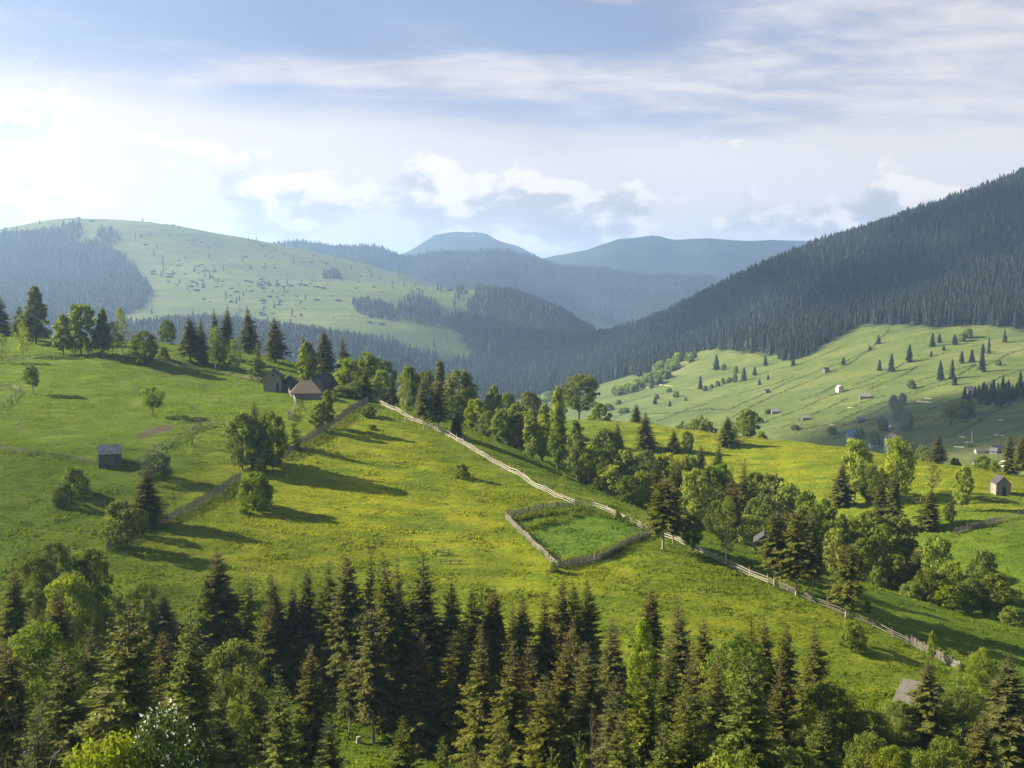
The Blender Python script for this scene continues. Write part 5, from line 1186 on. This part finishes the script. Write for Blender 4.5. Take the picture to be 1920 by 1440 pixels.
V = diamonds(cc - a1 * (sz * .5)[:, None], a1, sz, a2 * (sz * .35)[:, None])[0]; tag(link('weeds', mesh_np('weeds', V, np.arange(len(V)).reshape(-1, 4), M_leaf, {'tint': np.repeat(r.random(n_) * 0.7, 4), 'brown': np.zeros(4 * n_)})), 'rank weeds along the inside of the paddock fence', 'weeds', kind='stuff')
# loose poles, racks and a stump
def pole(pts, label, mat=W_pale, rad=0.07, name='pole', lift=0.1):
    P = np.array([hit(a, b) for a, b in pts]); O = P[0].copy(); L_ = P - O + [0, 0, lift]
    m = MB().tube(np.array([L_[0], L_.mean(0) + [0, 0, 0.03], L_[-1]]), [rad, rad * 0.9, rad * 0.6], 6); tag(m.build(name, mat, loc=tuple(O)), label, 'wooden pole')
pole([(1614,1090),(1632,1105)], 'pale fallen pole lying beyond the row of four spruces')
pole([(1868,1205),(1898,1215)], 'pale pole lying in the grass near the right picture edge')
pole([(1382,1018),(1412,1030)], 'pale rail lying beside the hidden grey barn')
pole([(935,880),(950,885)], 'pale log lying beside the middle of the board fence', rad=0.13)
pole([(1800,1226),(1836,1224)], 'thin dark pole lying below the end of the lower fence', W_old)
def rack(px, py, w, h, label, rz=0.0, legs=3):
    P = hit(px, py); r = np.random.default_rng(px); root = tag(empty('hay_rack', P, rz), label, 'hay rack')
    for i in range(legs):
        x = (i / (legs - 1) - 0.5) * w; MB().beam((x - 0.1, 0, -0.2), (x + r.normal(0, .05), 0.1, h), 0.09).build('leg', W_old, root)
    m = MB()
    for k in range(2): m.beam((-w / 2 - 0.2, 0.02, h * (0.55 + 0.38 * k)), (w / 2 + 0.2, 0.06, h * (0.5 + 0.4 * k)), 0.07)
    m.build('bars', W_old, root)
rack(830,1042,1.9,1.0,'small wooden rack in the meadow, upper of two left of the paddock'); rack(845,1057,2.8,0.6,'low wooden rack in the meadow, lower of two left of the paddock')
rack(255,740,1.6,1.2,'little wooden rack left of the spreading fruit tree'); rack(382,732,1.8,1.5,'small wooden rack in the upper middle of the left meadow',0.4); rack(315,706,5.5,0.9,'long low rack of poles under the crest trees',0.2,4); rack(362,768,1.6,1.0,'small rack above the leafless tree')
P = hit(672,1392); root = tag(empty('tree_stump', P), 'grey cut stump standing in the small clearing at the bottom', 'stump'); MB().tube([(0,0,-0.2),(0,0,0.15),(0.03,0,0.65)],[0.42,0.27,0.23],9).build('stem', M_bark_pale, root); MB().tube([(0.03,0,0.648),(0.03,0,0.67)],[0.23,0.01],9).build('cut_top', W_pale, root)

# ---------------------------------------------------------------- farm buildings
W_wall = wood_mat('grey_board_wall', (0.12, 0.105, 0.085), (0.30, 0.27, 0.22), sc=7); W_wall_d = wood_mat('dark_board_wall', (0.060, 0.054, 0.046), (0.16, 0.145, 0.12), sc=7)
W_roof = wood_mat('brown_shingles', (0.092, 0.074, 0.052), (0.185, 0.152, 0.108), sc=7, ax=0); W_roof_d = wood_mat('dark_shingles', (0.020, 0.019, 0.020), (0.058, 0.053, 0.052), sc=7)
M_tin = plain_mat('worn_tin_roof', (0.25, 0.24, 0.225), 0.6, 0.4, 1.5, 0.1); M_white = plain_mat('white_plaster', (0.55, 0.53, 0.48), 0.8, 0.08); M_red = plain_mat('red_roof_tiles', (0.42, 0.055, 0.04), 0.6, 0.2)
M_dark = plain_mat('dark_opening', (0.02, 0.018, 0.016), 0.9); M_glass = plain_mat('window_glass', (0.03, 0.04, 0.05), 0.12, 0.1); M_cream = plain_mat('cream_boards', (0.55, 0.50, 0.38), 0.8); M_grey = plain_mat('grey_render', (0.36, 0.34, 0.32), 0.85); M_blue = plain_mat('blue_tin', (0.12, 0.20, 0.34), 0.5)
M_stone = plain_mat('stone_base', (0.30, 0.28, 0.25), 0.9, 0.3, 4)
def house(name, label, px, py, wpx, hpx, rz, depth, wall, roof, hw=0.58, cat='shed', hip=0.0, far=False, over=0.35, door=None, wins=(), group=None, ridge_x=True, lean=0.0, floors=1, base=True, chimney=False):
    """gabled building; its foot row, width and height are read off the photograph; ridge_x: ridge runs along the front"""
    P = hit(px, py, far); s = P[1] / FPX; w = wpx * s; H = hpx * s; d = depth; h = H * hw; rh = H - h
    root = tag(empty(name, P, rz - math.atan2(P[0], P[1])), label, cat, group); m = MB(); x0, x1, y0, y1 = -w / 2, w / 2, 0.0, d; zb = -0.5 - 0.12 * d
    # walls, with gables
    if ridge_x:
        V = [(x0, y0, zb), (x1, y0, zb), (x1, y1, zb), (x0, y1, zb), (x0, y0, h), (x1, y0, h), (x1, y1, h), (x0, y1, h), (x0 + hip * w, (y0 + y1) / 2, H - 0.06), (x1 - hip * w, (y0 + y1) / 2, H - 0.06)]
        m.add(V, [(0, 1, 5, 4), (1, 2, 6, 5), (2, 3, 7, 6), (3, 0, 4, 7)], [(5, 6, 9), (7, 4, 8)] if hip == 0 else [])
    else:
        V = [(x0, y0, zb), (x1, y0, zb), (x1, y1, zb), (x0, y1, zb), (x0, y0, h), (x1, y0, h), (x1, y1, h), (x0, y1, h), (0, y0, H - 0.06), (0, y1, H - 0.06)]
        m.add(V, [(0, 1, 5, 4), (1, 2, 6, 5), (2, 3, 7, 6), (3, 0, 4, 7)], [(4, 5, 8), (6, 7, 9)])
    for q in ((x0, y0), (x1, y0), (x1, y1), (x0, y1)): m.box(q[0] - 0.07, q[0] + 0.07, q[1] - 0.07, q[1] + 0.07, zb, h)
    m.build('wall', wall, root)
    r_ = MB(); th = 0.10; e = over; k = rh / (d / 2 if ridge_x else w / 2); dz = e * k
    if ridge_x and hip > 0:
        a, b, c_, dd_ = (x0 - e, y0 - e, h - dz), (x1 + e, y0 - e, h - dz), (x1 + e, y1 + e, h - dz), (x0 - e, y1 + e, h - dz); r1_, r2_ = (x0 + hip * w, (y0 + y1) / 2, H), (x1 - hip * w, (y0 + y1) / 2, H)
        r_.slab(a, b, r2_, r1_, th); r_.slab(c_, dd_, r1_, r2_, th); r_.add([b, c_, r2_], T=[(0, 1, 2)]); r_.add([dd_, a, r1_], T=[(0, 1, 2)])
    elif ridge_x:
        r_.slab((x0 - e, y0 - e, h - dz), (x1 + e, y0 - e, h - dz), (x1 + e, (y0 + y1) / 2, H), (x0 - e, (y0 + y1) / 2, H), th)
        r_.slab((x1 + e, y1 + e, h - dz), (x0 - e, y1 + e, h - dz), (x0 - e, (y0 + y1) / 2, H), (x1 + e, (y0 + y1) / 2, H), th)
    else:
        r_.slab((x0 - e, y1 + e, h - dz), (x0 - e, y0 - e, h - dz), (0, y0 - e, H), (0, y1 + e, H), th); r_.slab((x1 + e, y0 - e, h - dz), (x1 + e, y1 + e, h - dz), (0, y1 + e, H), (0, y0 - e, H), th)
    ro = r_.build('roof', roof, root)
    if chimney: MB().box(w * 0.12, w * 0.12 + 0.6, d * 0.55, d * 0.55 + 0.6, H - 0.9, H + 0.9).build('chimney', M_stone, ro)
    if door: dx, dw, dh = door; MB().box(dx * w - dw / 2, dx * w + dw / 2, y0 - 0.05, y0 - 0.01, -0.1, dh).build('door', M_dark if wall is not M_white else W_wall_d, root)
    for (wx, wz, ww, wh) in wins:
        f = MB(); X, Z = wx * w, wz * H; f.box(X - ww / 2, X + ww / 2, y0 - 0.07, y0 - 0.012, Z, Z + wh); wo = f.build('window', M_dark if wall in (W_wall, W_wall_d) else M_white, root)
        MB().box(X - ww / 2 + 0.08, X + ww / 2 - 0.08, y0 - 0.09, y0 - 0.072, Z + 0.08, Z + wh - 0.08).build('pane', M_glass, wo)
    return root
house('tall_barn', 'tall grey board barn with a dark gabled roof, left of the farmhouse', 511, 735, 32, 42, -0.12, 5.2, W_wall, W_roof_d, hw=0.70, cat='barn', ridge_x=False, door=(0.30, 0.5, 2.2), wins=[(0.05, 0.72, 0.5, 0.5)])
house('wooden_annex', 'low grey outbuilding squeezed between tall barn and farmhouse', 542, 731, 30, 26, -0.05, 3.5, W_wall_d, W_roof_d, hw=0.62, cat='outbuilding', ridge_x=False, wins=[(-0.2, 0.45, 0.5, 0.5)])
house('farmhouse', 'old farmhouse with sweeping brown shingle roof, front part', 574, 748, 52, 33, -0.03, 6.0, W_wall, W_roof, hw=0.43, cat='farmhouse', hip=0.30, over=0.55)
house('farmhouse_wing', 'dark-roofed gabled rear wing rising behind the brown shingle roof', 594, 740, 30, 39, -0.42, 7.5, W_wall_d, W_roof_d, hw=0.50, cat='farmhouse wing', ridge_x=False, over=0.5)
house('small_shed', 'small grey board shed with worn tin roof in the left meadow', 207, 877, 40, 42, 0.04, 3.2, W_wall_d, M_tin, hw=0.66, over=0.18)
house('gabled_shed', 'narrow grey gabled shed on the sunny ridge near the right edge', 1881, 930, 26, 37, 0.35, 4.0, W_wall, W_roof_d, hw=0.66, ridge_x=False, over=0.25, door=(0.05, 0.9, 2.4))
house('grey_cottage', 'grey cottage with pale roof on the ridge skyline at the right edge', 1897, 886, 28, 28, 0.3, 4.5, M_grey, W_pale, hw=0.58, cat='cottage', ridge_x=False, over=0.5)
house('hidden_barn', 'grey board barn half hidden behind the leftmost of the four fence spruces', 1432, 1042, 32, 40, 0.0, 4.0, W_wall_d, W_roof_d, hw=0.7, cat='barn', ridge_x=False)
house('ruined_barn', 'sunken barn whose grey shingle roof shows beside the tall lower right spruce', 1708, 1336, 58, 48, -0.35, 6.0, W_wall_d, W_wall_d, hw=0.42, cat='barn', over=0.4)
# ---------------------------------------------------------------- far houses and huts
def hut(*a, **k): return house(*a, far=True, **k)
GH = 'huts scattered over the far fields'
hut('field_hut', 'cream hut with bright front standing in the middle of the far field', 1577, 735, 10, 13, 0.5, 5.0, M_cream, M_tin, hw=0.72, cat='hut', group=GH, ridge_x=False)
hut('field_hut', 'long grey hut just right of the cream one on the far field', 1622, 748, 18, 11, 0.1, 6.0, W_wall, W_wall, hw=0.5, cat='hut', group=GH)
hut('field_hut', 'grey hut low on the field behind the round ridge tree', 1453, 776, 11, 9, 0.3, 5.0, W_wall, M_tin, hw=0.55, cat='hut', group=GH)
hut('field_hut', 'small dark hut between two hedge lines, right of the low grey hut', 1511, 788, 12, 9, 0.2, 5.0, W_wall_d, W_wall, hw=0.55, cat='hut', group=GH)
hut('field_hut', 'grey hut with upright posts above the blue roof', 1616, 793, 13, 12, 0.2, 5.0, W_wall_d, W_wall, hw=0.65, cat='hut', group=GH)
hut('field_hut', 'tiny dark hut on the longest hedge line', 1440, 737, 9, 7, 0.5, 5.0, W_wall_d, W_roof_d, hw=0.6, cat='hut', group=GH)
hut('field_hut', 'dark hut at the hedge line midway up the field', 1551, 698, 9, 9, 0.5, 5.0, W_wall_d, W_roof_d, hw=0.6, cat='hut', group=GH)
hut('field_hut', 'tiny hut on the left field above the cone-shaped tree', 1233, 748, 7, 8, 0.5, 5.0, W_wall_d, W_roof_d, hw=0.6, cat='hut', group=GH)
hut('field_hut', 'pale house peeking out left of the dark grove', 1820, 742, 12, 18, 0.3, 6.0, M_cream, M_tin, hw=0.65, cat='house', group=GH, wins=[(0.0, 0.4, 0.9, 0.9)])
hut('blue_roofed_hut', 'hut with a hazy blue roof in the chimney smoke', 1600, 824, 22, 18, 0.1, 7.0, M_grey, M_blue, hw=0.4, cat='hut')
hut('white_hut', 'small white roofed hut above the red-roofed house', 1664, 804, 11, 7, 0.1, 5.0, M_white, M_white, hw=0.5, cat='hut')
hut('red_roofed_house', 'tall white house with red roof behind the sunny ridge', 1673, 843, 30, 34, -0.1, 9.0, M_white, M_red, hw=0.66, cat='house', ridge_x=False, chimney=True, wins=[(x_, z_, 1.1, 1.3) for z_ in (0.16, 0.38, 0.60) for x_ in (-0.32, -0.10, 0.12, 0.33)])
GV = 'village houses in the shaded valley'
hut('village_house', 'white village house, left one at the right end of the valley', 1838, 851, 14, 11, 0.2, 6.0, M_white, W_roof, hw=0.5, cat='house', group=GV, wins=[(-0.2, 0.12, 0.8, 0.8), (0.2, 0.12, 0.8, 0.8)])
hut('village_house', 'white village house with grey roof, right one in the valley', 1862, 851, 12, 11, -0.1, 6.0, M_white, M_tin, hw=0.55, cat='house', group=GV, wins=[(0.0, 0.15, 0.8, 0.8)])
hut('village_house', 'long grey-roofed village house behind the two white ones', 1880, 846, 30, 10, 0.1, 7.0, M_grey, W_roof_d, hw=0.4, cat='house', group=GV)
hut('village_house', 'low village house just above the ridge skyline at the right', 1842, 872, 30, 9, 0.1, 7.0, M_grey, W_roof, hw=0.4, cat='house', group=GV)
hut('village_house', 'tiny white village house at the foot of the green cottage tree', 1852, 879, 8, 8, 0.1, 5.0, M_white, M_tin, hw=0.5, cat='house', group=GV)
hut('village_house', 'low reddish roof beside the ridge left of the red-roofed house', 1640, 838, 14, 9, 0.3, 6.0, M_grey, W_roof, hw=0.45, cat='house', group=GV)
for a, b, h, lb in [(1708,800,24,'pale utility pole right of the big dark tree above the red house'), (1822,832,24,'utility pole in front of the village fields')]:
    P = hit(a, b, True); s = P[1] / FPX; root = tag(empty('utility_pole', P), lb, 'utility pole'); MB().tube([(0,0,-0.5),(0,0,h*s)],[0.24,0.17],6).build('post', M_white, root); MB().beam((-1.1,0,h*s-0.8),(1.1,0,h*s-0.8),0.16).build('crossarm', W_old, root)
# hay strips drying on the far fields
M_hay = plain_mat('dry_hay', (0.46, 0.44, 0.26), 0.95, 0.15, 1)
for i, (a, b, c_, d_, lb) in enumerate([(1207,726,1226,727,'pale hay strip below the leafy bank'),(1237,722,1262,724,'second hay strip right of the one below the bank'),(1720,753,1748,755,'pale hay strip below the mid field bush'),(1735,747,1748,748,'short hay strip above the longer one'),(1590,765,1600,765,'tiny hay strip above the shaded field'),
      (1800,819,1810,821,'short hay strip near the village pole'),(1812,830,1828,831,'hay strip at the foot of the village pole'),(1865,816,1884,817,'hay strip above the grey cottage'),(1872,788,1882,789,'short hay strip below the dark grove'),(1556,797,1566,796,'tiny hay strip at the low hedge end'),(1790,838,1810,839,'hay strip left of the village pole')]):
    A_ = hit(a, b, True); B_ = hit(c_, d_, True); n_ = 8; m = MB(); r = np.random.default_rng(i)
    P = A_ + (B_ - A_) * np.linspace(0, 1, n_)[:, None]; P[:, 2] = zH(P[:, 0], P[:, 1]) + 0.15; O = P[0].copy(); m.tube(P - O, np.clip(0.8 + r.normal(0, 0.15, n_), 0.3, 1.2), 7); V, F = m.arrays(); V[:, 2] = np.where(V[:, 2] > 0, V[:, 2] * 0.6, V[:, 2])
    tag(link('hay_swath', mesh_np('hay_swath', V, F, M_hay, smooth=True), None, tuple(O)), lb, 'hay', 'hay strips drying on the far fields')
# ---------------------------------------------------------------- smoke over the village
ms, t = newmat('chimney_smoke'); pv = t.new('ShaderNodeVolumePrincipled', inp={'Color': (0.62, 0.78, 1.0, 1), 'Density': 0.004, 'Anisotropy': 0.2}); o = t.new('ShaderNodeOutputMaterial'); t.l.new(pv.outputs[0], o.inputs['Volume'])
A_ = hit(1690, 815, True); r = np.random.default_rng(4); sm = MB(); s = A_[1] / FPX
P = np.array([(0, 0, 6), (-6, 2, 16), (-2, 4, 27), (4, 8, 36)], float) * 1.0; an = np.arange(14) * 6.283 / 14
sm.tube(P, [9, 14, 11, 3], 14); V, F = sm.arrays(); V += r.normal(0, 0.8, V.shape); n0 = len(V); V = np.concatenate([V, [P[0], P[-1]]]); caps = [(n0, (i + 1) % 14, i) for i in range(14)] + [(n0 + 1, n0 - 14 + i, n0 - 14 + (i + 1) % 14) for i in range(14)]
tag(link('smoke', mesh_np('smoke', V, [F[0], np.array(caps)], ms, smooth=True), None, tuple(A_)), 'thin bluish chimney smoke drifting over the valley houses', 'smoke', kind='stuff')
# ---------------------------------------------------------------- clouds high at the left, outside the picture, that shade parts of the valley
def cloud_mat(name, clear):
    m, t = newmat(name); d = t.new('ShaderNodeBsdfDiffuse', inp={'Color': (0.9, 0.9, 0.9, 1)}); tr = t.new('ShaderNodeBsdfTransparent'); mx = t.new('ShaderNodeMixShader', inp={0: clear, 1: d.outputs[0], 2: tr.outputs[0]}); o = t.new('ShaderNodeOutputMaterial'); t.l.new(mx.outputs[0], o.inputs['Surface']); return m
M_cloud, M_cloud_thin = cloud_mat('cloud_puff', 0.80), cloud_mat('thin_cloud', 0.965)
def cloud(P, size, seed, zc=900, mc=None):
    mc = mc or M_cloud
    r = np.random.default_rng(seed); tt = (zc - P[2]) / sun_dir.z; C_ = np.array(P) + np.array(sun_dir) * tt; m = MB()
    for k in range(22):
        c0 = np.array([r.uniform(-1, 1) * size[0], r.uniform(-1, 1) * size[1], 0]); R_ = (1 - 0.6 * max(abs(c0[0]) / size[0], abs(c0[1]) / size[1])) * min(size) * 0.75; lat = np.linspace(-1.45, 1.45, 9)
        rr = np.cos(lat) * R_ * (1 + 0.08 * r.normal(0, 1, 9)); zz = np.sin(lat) * R_ * 0.45; m.tube([(c0[0], c0[1], z_) for z_ in zz], rr, 14)
    tag(m.build('cloud', mc, loc=tuple(C_)), kind='structure')
for q_, s_, k_ in (((430, 1430, 40), (150, 130), 11), ((610, 1480, 110), (140, 170), 12), ((250, 1780, 40), (210, 150), 13), ((40, 2030, -60), (190, 130), 14)): cloud(q_, s_, k_, 1000)
cloud(hit(60, 1000), (48, 30), 21, mc=M_cloud_thin); cloud(hit(20, 850), (34, 30), 22, mc=M_cloud_thin)
cloud(hit(1800, 800, True), (150, 95), 1); cloud(hit(1650, 820, True), (110, 60), 3)
# ---------------------------------------------------------------- haze
mh, t = newmat('haze_air')
pv = t.new('ShaderNodeVolumePrincipled', inp={'Color': (0.42, 0.63, 1.0, 1), 'Density': HAZE, 'Anisotropy': 0.35})
o = t.new('ShaderNodeOutputMaterial'); t.l.new(pv.outputs[0], o.inputs['Volume'])
tag(MB().box(-14500, 14500, -3500, 13000, -215, 480).build('haze', mh), kind='stuff')
